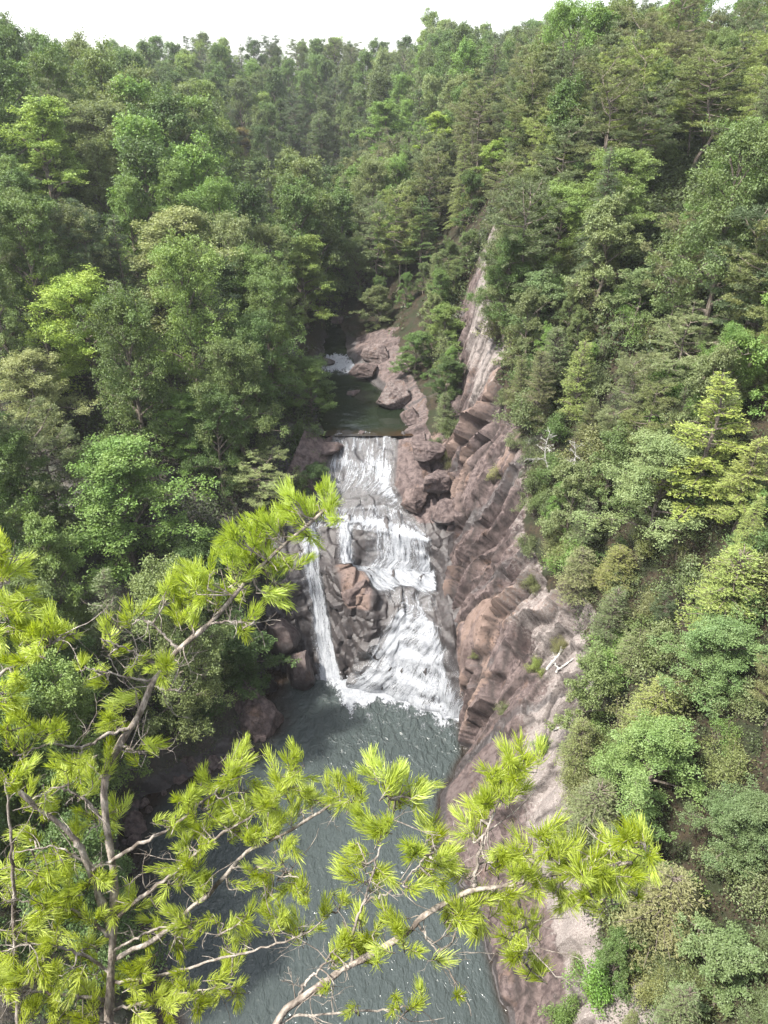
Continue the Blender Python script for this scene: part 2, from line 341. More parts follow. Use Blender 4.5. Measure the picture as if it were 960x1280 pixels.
# colour masks for the rock: bleached upper dip slope with its sunlight painted in, tan broken faces, wet channel
pale = sstep(10.95, 11.5, ue) * win(GY, 20, 60, 6) * .75 + sstep(11.6, 12.0, ue) * win(GY, 60, 110, 4) * .35 + .3 * seg(9, 10.4) * win(GY, 90, 125) + sstep(11.1, 11.6, ue) * win(GY, 86, 114, 2) * .75
pale += .15 * win(GY, 14, 36, 4) * sstep(9.2, 10.0, ue)
pale = np.clip(pale + .25 * edge_n, 0, 1) * (uu > 9)
stain = sstep(.12, .5, fbm(GY * .55 + .06 * S, S * .045, None, 14, 4)) * (uu > 9.2) * win(GY, 36, 116, 3)
wet = np.clip(sstep(9.35, 9.0, uu + .25 * edge_n) * .95 + .45 * smoothslab + .62 * stain, 0, 1)
wet = np.maximum(wet, .95 * (1 - sstep(.25, .8, PZ)) * (GY < 64)); hue = np.clip(.46 + ((a1 - .5) * .75 + (a2 - .5) * .55) * win(GY, 54, 92, 4) * sstep(9.1, 9.5, uu) + .1 * (a2 - .5), 0, 1)
nv, nu = PX.shape
VV = np.stack([PX, GY, PZ], -1).reshape(-1, 3)
idx = np.arange(nv * nu).reshape(nv, nu)
Q = np.stack([idx[:-1, :-1], idx[:-1, 1:], idx[1:, 1:], idx[1:, :-1]], -1)
um = .5 * (US[:-1] + US[1:]); ym = .5 * (YG[:-1] + YG[1:])
iscliff = ((um[None] > 9.0) & (um[None] < 12.15) & (ym[:, None] > 20) & (ym[:, None] < 126))
isbed = ((um[None] > 5.8) & (um[None] <= 9.0)) & (ym[:, None] < 140)
def sub(name, mask):
    q = Q[mask]; used = np.unique(q); rm = np.full(len(VV), -1); rm[used] = np.arange(len(used))
    me = np_mesh(name, VV[used], [rm[q]], [M['rock']], True, {k: v.reshape(-1)[used] for k, v in dict(rock=rock, pale=pale, wet=wet, hue=hue, crack=np.exp(-(e1 / .06) ** 2) * fade * (amp > .3)).items()})
    try: me.set_sharp_from_angle(angle=R(22))
    except Exception: pass
    return link(name, me)
tag(sub('cliff', iscliff), 'bare pinkish brown rock cliff of slanting slabs along the right bank', kind='structure')
tag(sub('riverbed', isbed & ~iscliff), kind='structure')
tag(sub('hillside', ~iscliff & ~isbed), kind='structure')

# ------------------------------------------------------------------ rock steps of the falls (columns across, rows upwards: photo point and height)
FR = [  # rows: B waterline, C top of the lower drop, ledge front, ledge back, lip, back of lip, cascade middle, top sill
 [(345,838,0),(372,842,0),(402,850,0),(424,852,0),(433,846,0),(441,848,0),(500,862,0),(560,880,0),(580,896,0),(596,900,1)],
 [(345,800,3.5),(365,785,4.5),(393,770,5.5),(412,770,5.5),(437,775,6.5),(468,778,7.6),(500,768,8.3),(543,785,7.8),(562,785,9),(585,790,11)],
 [(345,752,7.5),(362,740,8.5),(388,720,9.5),(404,720,9.5),(432,728,10.8),(466,742,10.2),(500,742,9.3),(541,742,9.3),(556,742,10.5),(578,745,13)],
 [(345,705,11),(362,700,11.5),(385,690,12),(398,690,12),(418,706,11.6),(452,710,9.7),(498,714,9.3),(540,716,9.3),(556,705,12),(575,705,14.5)],
 [(345,665,13),(362,662,13),(383,660,13.4),(396,660,13.4),(420,657,13.7),(452,660,13.7),(498,668,13.4),(536,676,13.2),(556,672,14.2),(575,670,16)],
 [(345,636,14.4),(360,636,14.2),(378,634,14),(395,634,14.1),(425,636,14.2),(455,634,14.3),(480,632,14.4),(512,643,14.3),(548,642,15),(570,640,17)],
 [(372,600,17.6),(392,600,17.2),(404,600,16.9),(415,600,16.7),(432,600,16.7),(455,600,16.7),(476,602,16.7),(492,608,16.7),(520,600,17.4),(545,595,18.5)],
 [(392,550,20.8),(406,549,20.4),(416,545,20.0),(424,541,20.1),(440,545,19.95),(458,540,20.05),(478,545,19.92),(497,549,20.12),(512,548,20.6),(530,545,21.3)],
]
FP = np.array([[at_z(*c) for c in r] for r in FR])             # (8,10,3)
FP[:, 8] += np.array([.3, .3, 0]); FP[:, 9] = FP[:, 8] + np.array([1.6, 1.2, .3]); FP[:, 0] += np.array([-1.2, .8, 1.0])
FP = np.concatenate([FP[:1] + np.array([0, -.4, -1.6]), FP, FP[-1:] + np.array([0, 2.5, -1.2])])
ROWN = {'A': 0, 'B': 1, 'C': 2, 'D0': 3, 'D': 4, 'E': 5, 'F': 6, 'G': 7, 'H': 8}
def falls_pt(c, r):
    """bilinear point on the steps; c in 0..9, r in 0..9"""
    c, r = np.broadcast_arrays(np.asarray(c, float), np.asarray(r, float))
    i = np.clip(r.astype(int), 0, 8); j = np.clip(c.astype(int), 0, 8); a = (r - i)[..., None]; b = (c - j)[..., None]
    return (FP[i, j] * (1 - a) + FP[i + 1, j] * a) * (1 - b) + (FP[i, j + 1] * (1 - a) + FP[i + 1, j + 1] * a) * b
def grid_normals(P):
    return unit(np.cross(np.gradient(P, axis=1), np.gradient(P, axis=0)))
def falls_rock(P, c, r):
    N = grid_normals(P)
    x, y, z = P[..., 0], P[..., 1], P[..., 2]
    a, b, lx, ly, e = voro((x + .5 * z) / 1.5 + .5 * vnoise(x * .4, z * .4), (z - .4 * x) / 2.4 + y / 3.4 + .5 * vnoise(z * .4, x * .4, None, 3), 71)
    big = sstep(2.9, 3.3, c) * sstep(5.3, 4.9, c) * sstep(.9, 1.5, r) * sstep(4.2, 3.4, r)      # the bulging outcrop
    chan = sstep(1.9, 2.2, c) * sstep(3.2, 2.9, c) * sstep(5.0, 4.4, r)
    casc = sstep(5.6, 6.4, r)
    w = sstep(0, .22, e); d = (w * ((a - .5) * .7 + lx * .55 + ly * .25) - .15 * (1 - w)) * (1 - .65 * casc) * (1 - .7 * chan) * (.8 - .35 * sstep(7.0, 8.0, c))
    d = d + .5 * fbm(x * .35, y * .35, z * .35, 73, 3) * (1 - .6 * casc) + .14 * fbm(x * 1.6, y * 1.6, z * 1.6, 74, 3) + big * (.65 + .5 * (b - .5)) - .35 * chan
    d = d * (1 - .45 * sstep(7.6, 8, r))
    fan = sstep(4.4, 5.0, c + .25 * vnoise(r * 5, c)) * sstep(8.3, 7.6, c); q = r + .12 * vnoise(c * 2.1, r * .7, None, 77)
    for r0, am in ((1.28, .55), (1.62, .7), (1.86, .4)): d = d + fan * am * np.clip((r0 - q) / .2 + 1, 0, 1) * sstep(r0 + .05, r0 - .03, q) * sstep(.2, .7, q)
    return P + N * d[..., None], a
cc, rr = np.meshgrid(np.linspace(0, 9, 190), np.linspace(0, 9, 260))
P0 = falls_pt(cc, rr); P1, ca = falls_rock(P0, cc, rr)
n1, n2 = cc.shape; idx = np.arange(n1 * n2).reshape(n1, n2)
fq = np.stack([idx[:-1, :-1], idx[:-1, 1:], idx[1:, 1:], idx[1:, :-1]], -1).reshape(-1, 4)
hf = np.clip(.42 + .5 * (ca - .5) * (rr < 5), 0, 1)
redb = sstep(3.9, 4.1, cc) * sstep(5.1, 4.8, cc) * sstep(2.3, 2.5, rr) * sstep(4.1, 3.8, rr)
hf = np.clip(hf + .3 * redb, 0, 1)
wetf = np.clip(.85 - .75 * redb - .5 * sstep(8.2, 9, cc) - .8 * sstep(6.9, 7.3, cc) * (rr > 5.6) - .7 * sstep(2.2, 1.6, cc) * (rr > 6) - .4 * sstep(8.0, 8.6, cc) * (rr > 5.5) + .0 * rr, 0, 1)
me = np_mesh('falls_steps', P1.reshape(-1, 3), [fq], [M['rock']], True, dict(rock=np.ones(n1 * n2), pale=np.zeros(cc.size), wet=wetf.ravel(), hue=hf.ravel()))
try: me.set_sharp_from_angle(angle=R(38))
except Exception: pass
tag(link('rock_ledge', me), 'dark wet stepped rock ledges carrying the waterfalls', 'rock ledge')

# ------------------------------------------------------------------ water
def water_mat(name, deep, shallow, bump=.35, sc1=1.0, brown=0.):
    b = NB(name); p = b.pos(); d = b.attr('depth'); ch = b.attr('chop')
    n1 = b.noise(b.mapping(p, (1, .62, 1), (0, 0, R(18))), 1.3 * sc1, 3, .5, .8); n2 = b.noise(b.mapping(p, (1, .5, 1), (0, 0, R(-25))), 3.6 * sc1, 2, .5, .6); n3 = b.noise(p, .16, 3)
    h = b.math('ADD', b.math('MULTIPLY', n1, b.math('MULTIPLY_ADD', ch, 1.4, .5)), b.math('MULTIPLY', n2, .35))
    c = b.mix(b.ramp(d, .0, 1.), shallow, deep)
    c = b.mix(b.math('MULTIPLY', b.ramp(n3, .4, .65), .35), c, tuple(x * 1.25 for x in deep))
    nm = b.bump(h, bump, .45)
    return b.done(b.bsdf(c, .13, nm, spec=.5, IOR=1.333))
M['pool'] = water_mat('pool_water', (.037, .046, .045), (.02, .012, .008), .75)
M['upper_pool'] = water_mat('upper_pool_water', (.009, .0135, .0075), (.026, .0145, .007), .16)
def grid_obj(name, P, mat, attrs=None, uv=None, smooth=True, kind=None):
    a, b_ = P.shape[:2]; idx = np.arange(a * b_).reshape(a, b_)
    f = np.stack([idx[:-1, :-1], idx[:-1, 1:], idx[1:, 1:], idx[1:, :-1]], -1).reshape(-1, 4)
    me = np_mesh(name, P.reshape(-1, 3), [f], [mat], smooth, {k: np.broadcast_to(v, P.shape[:2]).ravel() for k, v in (attrs or {}).items()}, None if uv is None else uv.reshape(-1, 2))
    return link(name, me)
x, y = np.meshgrid(np.linspace(-46, 14, 200), np.linspace(-36, 68, 340))
Kp = section(y.ravel()); lw = Kp[:, 6, 0].reshape(y.shape); rw = Kp[:, 9, 0].reshape(y.shape)
dep = sstep(0, 4.5, x - lw + 1.2 * fbm(x * .3, y * .3, None, 4)) * sstep(-.4, 1.2, rw - x)
chop = sstep(44, 62, y) * sstep(-12, -4, x) + .15
z = .05 * fbm(x * .7, y * .55, None, 91, 3) * (.4 + chop)
tag(grid_obj('pool_water', np.stack([x, y, z], -1), M['pool'], dict(depth=dep, chop=chop)), kind='structure')
yy = np.linspace(89.2, 141, 160); Kp = section(yy); zz = np.interp(yy, [88.6, 89.5, 108, 112, 116, 118, 128, 141], [20.04, 20.06, 20.07, 20.3, 21.2, 21.55, 22.45, 24.9])
t = np.linspace(0, 1, 50)
x = (Kp[:, 6, 0] - 1.2)[:, None] * (1 - t) + (Kp[:, 9, 0] + 1.2)[:, None] * t; y = np.repeat(yy[:, None], 50, 1)
z = np.repeat(zz[:, None], 50, 1) + .04 * fbm(x, y, None, 92, 3) + .16 * fbm(x * 1.3, y * 1.0, None, 93, 3) * win(y, 111, 124, 2)
dep = sstep(89.3, 92.5, y + 1.0 * fbm(x * .5, y * .5, None, 4)) * sstep(-.2, 1.6, np.minimum(x - x[:, :1], x[:, -1:] - x))
tag(grid_obj('river_water', np.stack([x, y, z], -1), M['upper_pool'], dict(depth=dep, chop=win(y, 104, 126) + .05)), kind='structure')

def fall_mat(name, cover=.5, soft=.16, fine=1., wetf=.07):
    """white water in streaks along the flow (UV in metres), rock showing through the gaps"""
    b = NB(name); uv = b.n('ShaderNodeUVMap').outputs[0]; dn = b.attr('dens')
    s1 = b.noise(b.mapping(uv, (2.6 * fine, .32, 1)), 1., 5, .65, .5); s2 = b.noise(b.mapping(uv, (9 * fine, 1.6, 1)), 1., 4, .7, .6); s3 = b.noise(b.mapping(uv, (5, 5, 1)), 1.4, 5, .75)
    f = b.math('ADD', b.math('ADD', b.math('MULTIPLY', s1, .5), b.math('MULTIPLY', s2, .3)), b.math('MULTIPLY', s3, .2))
    f = b.math('MULTIPLY_ADD', b.math('SUBTRACT', f, .5), 1.7, .5); f = b.math('ADD', f, b.math('MULTIPLY', b.math('SUBTRACT', dn, .5), .55))
    al = b.ramp(f, cover - soft, cover + soft)
    col = b.mix(b.ramp(b.math('ADD', b.math('MULTIPLY', s3, .5), b.math('MULTIPLY', s2, .5)), .36, .62), (.19, .205, .235), (.45, .465, .49))
    nm = b.bump(b.math('ADD', s2, s3), .8, .12)
    d = b.bsdf(col, .45, nm, spec=.3)
    tl = b.n('ShaderNodeBsdfTranslucent'); b.put(tl.inputs[0], (.55, .57, .6, 1))
    mx = b.n('ShaderNodeMixShader'); mx.inputs[0].default_value = .25; b.put(mx.inputs[1], d); b.put(mx.inputs[2], tl.outputs[0])
    gl = b.n('ShaderNodeBsdfGlossy'); gl.inputs['Roughness'].default_value = .12; b.put(gl.inputs['Normal'], nm); b.put(gl.inputs['Color'], (.9, .93, .95, 1))
    tr = b.n('ShaderNodeBsdfTransparent'); film = b.n('ShaderNodeMixShader'); film.inputs[0].default_value = wetf; b.put(film.inputs[1], tr.outputs[0]); b.put(film.inputs[2], gl.outputs[0])
    o = b.n('ShaderNodeMixShader'); b.put(o.inputs[0], al); b.put(o.inputs[1], film.outputs[0]); b.put(o.inputs[2], mx.outputs[0])
    return b.done(o.outputs[0])
M['fall'] = fall_mat('falling_water', .47, .17); M['film'] = fall_mat('sliding_water', .56, .13); M['foam'] = fall_mat('foam', .52, .12, .35, 0.)
def lerp(a, b, t): return a + (b - a) * t
def fall_sheet(name, rows, nu, nv, off, mat, dens, rough=.12, edge=.2, ripple=0.):
    """rows: (r, c_left, c_right); a sheet lying on the rock between them"""
    rs = np.array([q[0] for q in rows], float); tt = np.linspace(rs[0], rs[-1], nv)
    cl = np.interp(tt, rs, [q[1] for q in rows]); cr = np.interp(tt, rs, [q[2] for q in rows])
    e = np.linspace(0, 1, nu); c = cl[:, None] * (1 - e) + cr[:, None] * e; r = np.repeat(tt[:, None], nu, 1)
    c = c + .07 * vnoise(r * 3, c * 0 + 7, None, 5) * (np.abs(e - .5) * 2)[None]
    P = falls_pt(c, r)
    # average of the rock's relief under the sheet, then water ridges along the flow
    Pr, _ = falls_rock(P, c, r); N = grid_normals(P); relief = np.sum((Pr - P) * N, -1); 
    for _ in range(6): relief[1:-1, 1:-1] = .25 * (relief[:-2, 1:-1] + relief[2:, 1:-1] + relief[1:-1, :-2] + relief[1:-1, 2:])
    w_ = np.linalg.norm(P[:, -1] - P[:, 0], axis=-1)[:, None] * e; s_ = np.concatenate([np.zeros((1, nu)), np.cumsum(np.linalg.norm(np.diff(P, axis=0), axis=-1), 0)])
    rid = rough * (fbm(w_ * 2.2, s_ * .35, None, 61, 4) + .5 * fbm(w_ * 5, s_ * 1.2, None, 63, 3)) + ripple * np.sin(s_ * 3.0 + 2.5 * fbm(w_ * .5, s_ * .3, None, 66))
    P = P + N * (np.maximum(relief, -.1) + off + rid)[..., None]
    d = dens(c, r) if callable(dens) else np.full(c.shape, dens)
    em = np.minimum(e, 1 - e) / edge; d = d - .9 * (1 - np.clip(em + .35 * fbm(s_ * .9, w_ * 2, None, 67), 0, 1))
    return grid_obj(name, P, mat, dict(dens=d), np.stack([w_, s_], -1))
o = fall_sheet('waterfall', [(.8, 1.75, 3.4), (1.2, 1.8, 3.25), (1.6, 1.8, 3.1), (2, 1.8, 3.0), (3, 1.6, 3.05), (4, 1.5, 3.2), (5, 1.4, 3.2)], 40, 150, .16, M['fall'], lambda c, r: .72 - .10 * sstep(1.5, 3, r) + .2 * sstep(1.3, 1.0, r) - .35 * np.exp(-((c - 2.35 + .1 * (r - 4)) / .12) ** 2) * sstep(2.8, 3.6, r))
tag(o, 'tall narrow white waterfall running down a slot left of the outcrop', 'waterfall')
o = fall_sheet('waterfall', [(.5, 4.2, 8.7), (1.0, 4.4, 8.5), (1.3, 4.75, 8.25), (1.7, 5.1, 7.85), (2.0, 5.5, 7.4), (2.25, 5.85, 6.85), (2.5, 5.9, 6.8)], 90, 130, .24, M['fall'], lambda c, r: .62 + .2 * sstep(1.12, .95, r) + .16 * np.exp(-((r - 1.22) / .08) ** 2) + .18 * np.exp(-((r - 1.56) / .07) ** 2) + .12 * np.exp(-((r - 1.8) / .06) ** 2) - .1 * (r > 2.1) + .1 * vnoise(c * 2.5, r * 2), .18)
tag(o, 'broad white waterfall fanning out into the lower pool', 'waterfall')
o = fall_sheet('waterfall', [(2.45, 5.6, 7.2), (3.0, 5.5, 7.3)], 50, 40, .06, M['film'], .44, .04)
tag(o, 'thin veil of water slipping over the ledge above the fan', 'waterfall')
o = fall_sheet('waterfall', [(2.95, 5.2, 7.5), (3.4, 4.7, 7.4), (4.05, 4.4, 7.3)], 60, 40, .22, M['fall'], lambda c, r: .62 + .22 * sstep(5.6, 6.8, c) - .75 * sstep(3.3, 2.95, r + .22 * vnoise(c * 2.3, r)), .2, .1, .03)
tag(o, 'white foaming shelf pool between the two main drops', 'foaming water')
o = fall_sheet('waterfall', [(3.9, 4.75, 7.35), (4.3, 5.1, 7.25), (5.05, 5.1, 7.2)], 70, 60, .22, M['fall'], lambda c, r: .66 - .25 * np.clip(np.sin(c * 7.0), 0, 1), .14)
tag(o, 'wide white waterfall curtain dropping onto the shelf pool', 'waterfall')
o = fall_sheet('waterfall', [(3.85, 4.05, 4.75), (4.4, 4.05, 4.7), (5.1, 4.0, 4.7)], 30, 60, .25, M['fall'], .66, .14)
tag(o, 'small white waterfall spilling left of the wide curtain', 'waterfall')
o = fall_sheet('waterfall', [(4.95, 2.0, 7.2), (5.4, 2.2, 7.25), (6.0, 2.2, 7.0)], 90, 40, .14, M['fall'], lambda c, r: .34 + .5 * np.exp(-((r - (5.12 + .13 * (6.5 - c))) / .13) ** 2), .1, .06)
tag(o, 'white rapids running along the lip above the curtain', 'rapids')
o = fall_sheet('waterfall', [(5.9, 2.4, 6.9), (7.0, 2.3, 7.0), (8.02, 2.4, 6.95)], 100, 120, .10, M['film'], lambda c, r: .47 + .36 * np.exp(-((c - 6.3 + .3 * (r - 7)) / .7) ** 2) * sstep(7.6, 7.1, r) + .16 * np.exp(-((r - 7.35) / .12) ** 2) - .34 * sstep(6.75, 6.15, r + .12 * vnoise(c * 2, r)), .06, .06)
tag(o, 'wide sliding cascade with white ripples below the upper pool', 'cascade')
# foam on the pool where the falls land
px_, py_ = np.meshgrid(np.linspace(-9.5, 9.5, 120), np.linspace(53.5, 66.5, 96))
edge_f = np.interp(px_, [-9.5, -6.4, -5, -3.4, -2, -.6, 1, 3, 5, 6.5, 8, 9.5], [66, 64.0, 61.7, 60.0, 60.4, 61.2, 60.0, 59.8, 58.6, 58.2, 57.6, 59.5])
dn = .5 + .16 * (py_ - edge_f) * 1.2 - .9 * sstep(-6.2, -8, px_) + .5 * fbm(px_ * .7, py_ * .7, None, 95, 5)
dn = np.where(py_ > edge_f + 2.2, np.maximum(dn, .75), dn)
P = np.stack([px_, py_, .10 + .12 * np.clip(dn, 0, 1) * (1 + fbm(px_ * 1.5, py_ * 1.5, None, 96, 3))], -1)
tag(grid_obj('foam', P, M['foam'], dict(dens=np.clip(dn, -1, 1)), np.stack([px_, py_], -1)), kind='structure')
# white riffle where the river enters the upper pool
y2 = np.linspace(108, 121, 60); K2 = section(y2); t2 = np.linspace(.02, .98, 36)
x2 = K2[:, 6, 0][:, None] * (1 - t2) + K2[:, 9, 0][:, None] * t2; y2g = np.repeat(y2[:, None], 36, 1)
z2 = np.interp(y2g, [88, 108, 112, 116, 118, 128, 141], [20.02, 20.02, 20.3, 21.2, 21.55, 22.45, 24.9]) + .14 + .15 * fbm(x2 * 1.2, y2g, None, 97, 3)
dn = .74 * win(y2g, 112.5, 118.5, 1.6) + .1 - .5 * np.abs(t2 - .55)
tag(grid_obj('rapids', np.stack([x2, y2g, z2], -1), M['foam'], dict(dens=dn), np.stack([x2, y2g], -1)), 'small white rapids where the river enters the upper pool', 'rapids')

# ------------------------------------------------------------------ tree kinds: each a trunk mesh and a crown mesh
def rnd_unit(rg, n):
    v = rg.normal(size=(n, 3)); return unit(v)
def clump_leaves(g, rg, C, rad, k, size, flat=.5, up=.75, tuft=None):
    """k leaves round each clump centre C (n,3), radius rad (n,)"""
    n = len(C); rad = np.broadcast_to(np.asarray(rad, float), (n,))
    d = rnd_unit(rg, n * k) * (rg.random((n * k, 1)) ** .45); ci = np.repeat(np.arange(n), k)
    d[:, 2] = d[:, 2] * flat + .10
    P = C[ci] + d * rad[ci][:, None]
    out = d.copy(); out[:, 2] *= .3
    T = unit(out + rg.normal(size=out.shape) * .45 + np.array([0, 0, -.22]))
    N = unit(np.array([0, 0, up]) + rg.normal(size=out.shape) * .5 + out * .5)
    cv = rg.normal(size=n)[ci] * .13
    leaves(g, P, T, N, size * (.7 + .6 * rg.random(n * k)), size * (.5 + .3 * rg.random(n * k)), np.clip(.5 + cv + rg.normal(size=n * k) * .16, 0, 1))
def broadleaf(name, seed, h=16., cr=5., base=.28, nl=17, nsub=8, ntw=5, k=26, leaf=.2, flat=.55, lean=.5, dome=1.0):
    rg = np.random.default_rng(seed); tr, cw = Geo(), Geo()
    T = spline(np.stack([rg.normal(0, lean * .35, 5), rg.normal(0, lean * .35, 5), np.linspace(-1.2, .92 * h, 5)], 1) * np.array([1, 1, 1]), 14); T[:2, :2] = 0
    tube(tr, T, np.linspace(.022 * h, .03, 14), 7)
    C, RR = [], []
    for i in range(nl):
        f = base + (.97 - base) * (i + rg.random()) / nl
        p = np.array([np.interp(f * h, T[:, 2], T[:, a]) for a in range(3)])
        q = (f - base) / (1 - base); prof = (math.sin(math.pi * min(1, .18 + .82 * q) ** dome) ** .6) if q < .97 else .3
        ln = cr * max(.3, prof) * rg.uniform(.5, 1.28); az = i * 2.39996 + rg.normal(0, .35); el = R(8 + 62 * q + rg.normal(0, 9))
        d = np.array([math.cos(az) * math.cos(el), math.sin(az) * math.cos(el), math.sin(el)])
        m = p + d * ln * .5 + np.array([0, 0, .08 * ln]); e = p + d * ln + np.array([0, 0, -.06 * ln]) + rg.normal(0, .2, 3)
        B = spline([p, m, e], 7); tube(tr, B, np.linspace(.012 * h * (1 - .6 * q), .02, 7), 5)
        for s in range(nsub):
            t = .35 + .65 * (s + rg.random()) / nsub; p2 = B[min(6, int(t * 6))] * (1 - (t * 6) % 1) + B[min(6, int(t * 6) + 1)] * ((t * 6) % 1)
            d2 = unit(d * .7 + rnd_unit(rg, 1)[0] * np.array([1, 1, .9]) + np.array([0, 0, .2])); l2 = cr * rg.uniform(.16, .34)
            e2 = p2 + d2 * l2; tube(tr, [p2, (p2 + e2) / 2 + [0, 0, .04], e2], [.03, .02, .01], 3)
            tw = e2 + rnd_unit(rg, ntw) * rg.uniform(.2, 1., (ntw, 1)) * np.array([1, 1, .85]) * cr * .17
            C.append(tw); RR.append(rg.uniform(.055, .10, ntw) * cr)
    C = np.concatenate(C); RR = np.concatenate(RR)
    clump_leaves(cw, rg, C, RR, k, leaf, flat)
    return (geo_mesh(name + '_trunk', tr, [M['bark']]), geo_mesh(name + '_crown', cw, [M['leaf']]))
def conifer(name, seed, h=17., r=3.4, base=.12, gap=.62, per=5, droop=.0, up=.14, tuft=.26, dens=1., ragged=.25, power=.85, flatspray=True, bare=0.):
    rg = np.random.default_rng(seed); tr, cw = Geo(), Geo()
    T = spline(np.stack([rg.normal(0, .12, 5), rg.normal(0, .12, 5), np.linspace(-1.2, h, 5)], 1), 12); T[:2, :2] = 0
    tube(tr, T, np.linspace(.016 * h, .02, 12), 7)
    z = base * h; PT, TT, NN, VV_ = [], [], [], []
    while z < h * .985:
        f = (z / h - base) / (1 - base)
        for j in range(per):
            if rg.random() < ragged * .55: continue
            az = rg.random() * 6.283; ln = r * (1 - f) ** power * rg.uniform(1 - ragged, 1 + ragged * .5) + .25
            c = np.array([math.cos(az), math.sin(az), 0]); p = np.array([np.interp(z, T[:, 2], T[:, 0]), np.interp(z, T[:, 2], T[:, 1]), z + rg.normal(0, .12)])
            e0 = up + .5 * f - droop * (1 - f); 
            B = spline([p, p + c * ln * .5 + [0, 0, ln * .5 * e0 + .05 * ln], p + c * ln + [0, 0, ln * (e0 * .8 - droop * .55) + .1 * rg.normal()]], 8)
            tube(tr, B, np.linspace(.035 + .008 * ln, .008, 8), 4)
            if rg.random() < bare * (1 - f): continue
            side = np.array([-c[1], c[0], 0]); nb = max(3, int(ln / .26))
            for s in range(nb):
                t = .22 + .78 * (s + .5 * rg.random()) / nb; bp = B[int(t * 6.99)] * (1 - (t * 6.99) % 1) + B[int(t * 6.99) + 1] * ((t * 6.99) % 1)
                for sg in (-1, 1):
                    l2 = (.30 + .34 * ln * (1 - t) * .9) * rg.uniform(.6, 1.2); d2 = unit(side * sg * .9 + c * .65 + np.array([0, 0, rg.normal(.06, .16) - droop * .5]))
                    m = max(2, int(l2 / .15 * dens)); tt = (np.arange(m) + rg.random(m)) / m
                    pts = bp + d2 * (tt * l2)[:, None] + rg.normal(0, .035, (m, 3)); PT.append(np.repeat(pts, 3, 0))
                    dd = d2 * .7 + rg.normal(0, .55 if not flatspray else .42, (m * 3, 3)) * np.array([1, 1, .55]) + np.array([0, 0, .12 - droop * .5])
                    TT.append(unit(dd)); NN.append(unit(np.array([0, 0, 1.]) + rg.normal(0, .5, (m * 3, 3)))); VV_.append(np.clip(np.repeat(.42 + .3 * tt, 3) + rg.normal(0, .13, m * 3), 0, 1))
        z += gap * rg.uniform(.75, 1.25) * (1 - .45 * f)
    P = np.concatenate(PT); n = len(P)
    leaves(cw, P, np.concatenate(TT), np.concatenate(NN), tuft * rg.uniform(.7, 1.3, n), tuft * .24 * rg.uniform(.7, 1.4, n), np.concatenate(VV_), .05)
    return (geo_mesh(name + '_trunk', tr, [M['bark']]), geo_mesh(name + '_crown', cw, [M['needle']]))
def plate_pine(name, seed, h=14., r=4., nb=26, k=11, tuft=.22, base=.3):
    """irregular pine: crooked trunk, long uneven limbs, flat plates of needle tufts"""
    rg = np.random.default_rng(seed); tr, cw = Geo(), Geo()
    T = spline(np.stack([rg.normal(0, .45, 6), rg.normal(0, .45, 6), np.linspace(-1.2, h * .96, 6)], 1), 16); T[:2, :2] = 0
    tube(tr, T, np.linspace(.015 * h, .03, 16), 7); C, RR = [], []
    for i in range(nb):
        f = base + (.98 - base) * ((i + rg.random()) / nb); q = (f - base) / (1 - base)
        p = np.array([np.interp(f * h, T[:, 2], T[:, a]) for a in range(3)]); az = i * 2.4 + rg.normal(0, .5)
        ln = r * (.35 + .75 * math.sin(math.pi * (.22 + .7 * q))) * rg.uniform(.55, 1.1); el = R(rg.normal(8 + 30 * q * q, 10))
        d = np.array([math.cos(az) * math.cos(el), math.sin(az) * math.cos(el), math.sin(el)])
        B = spline([p, p + d * ln * .5 + [0, 0, -.05 * ln], p + d * ln + [0, 0, .10 * ln]], 8); tube(tr, B, np.linspace(.05 + .008 * ln, .012, 8), 5)
        for s in range(5 + int(ln * 2.2)):
            t = rg.uniform(.38, 1.); bp = B[int(t * 6.99)]; a2 = az + rg.normal(0, .9); l2 = rg.uniform(.3, .42 * ln * (1.25 - t) + .5)
            e = bp + np.array([math.cos(a2) * l2, math.sin(a2) * l2, rg.uniform(.0, .28)]); tube(tr, [bp, (bp + e) / 2, e], [.018, .013, .008], 3)
            m = 4; C.append(e + rg.normal(0, .26, (m, 3)) * np.array([1, 1, .35])); RR.append(np.full(m, 1.))
    C = np.concatenate(C); n = len(C) * k * 2; ci = np.repeat(np.arange(len(C)), k * 2)
    d = rnd_unit(rg, n); d[:, 2] = np.abs(d[:, 2]) * .8 - .12
    P = C[ci] + rg.normal(0, .10, (n, 3)) * np.array([1, 1, .5])
    leaves(cw, P, unit(d), rnd_unit(rg, n), tuft * rg.uniform(.7, 1.3, n), tuft * .2 * rg.uniform(.7, 1.4, n), np.clip(.5 + rg.normal(0, .12, len(C))[ci] + rg.normal(0, .13, n), 0, 1), .05)
    return (geo_mesh(name + '_trunk', tr, [M['bark']]), geo_mesh(name + '_crown', cw, [M['needle']]))
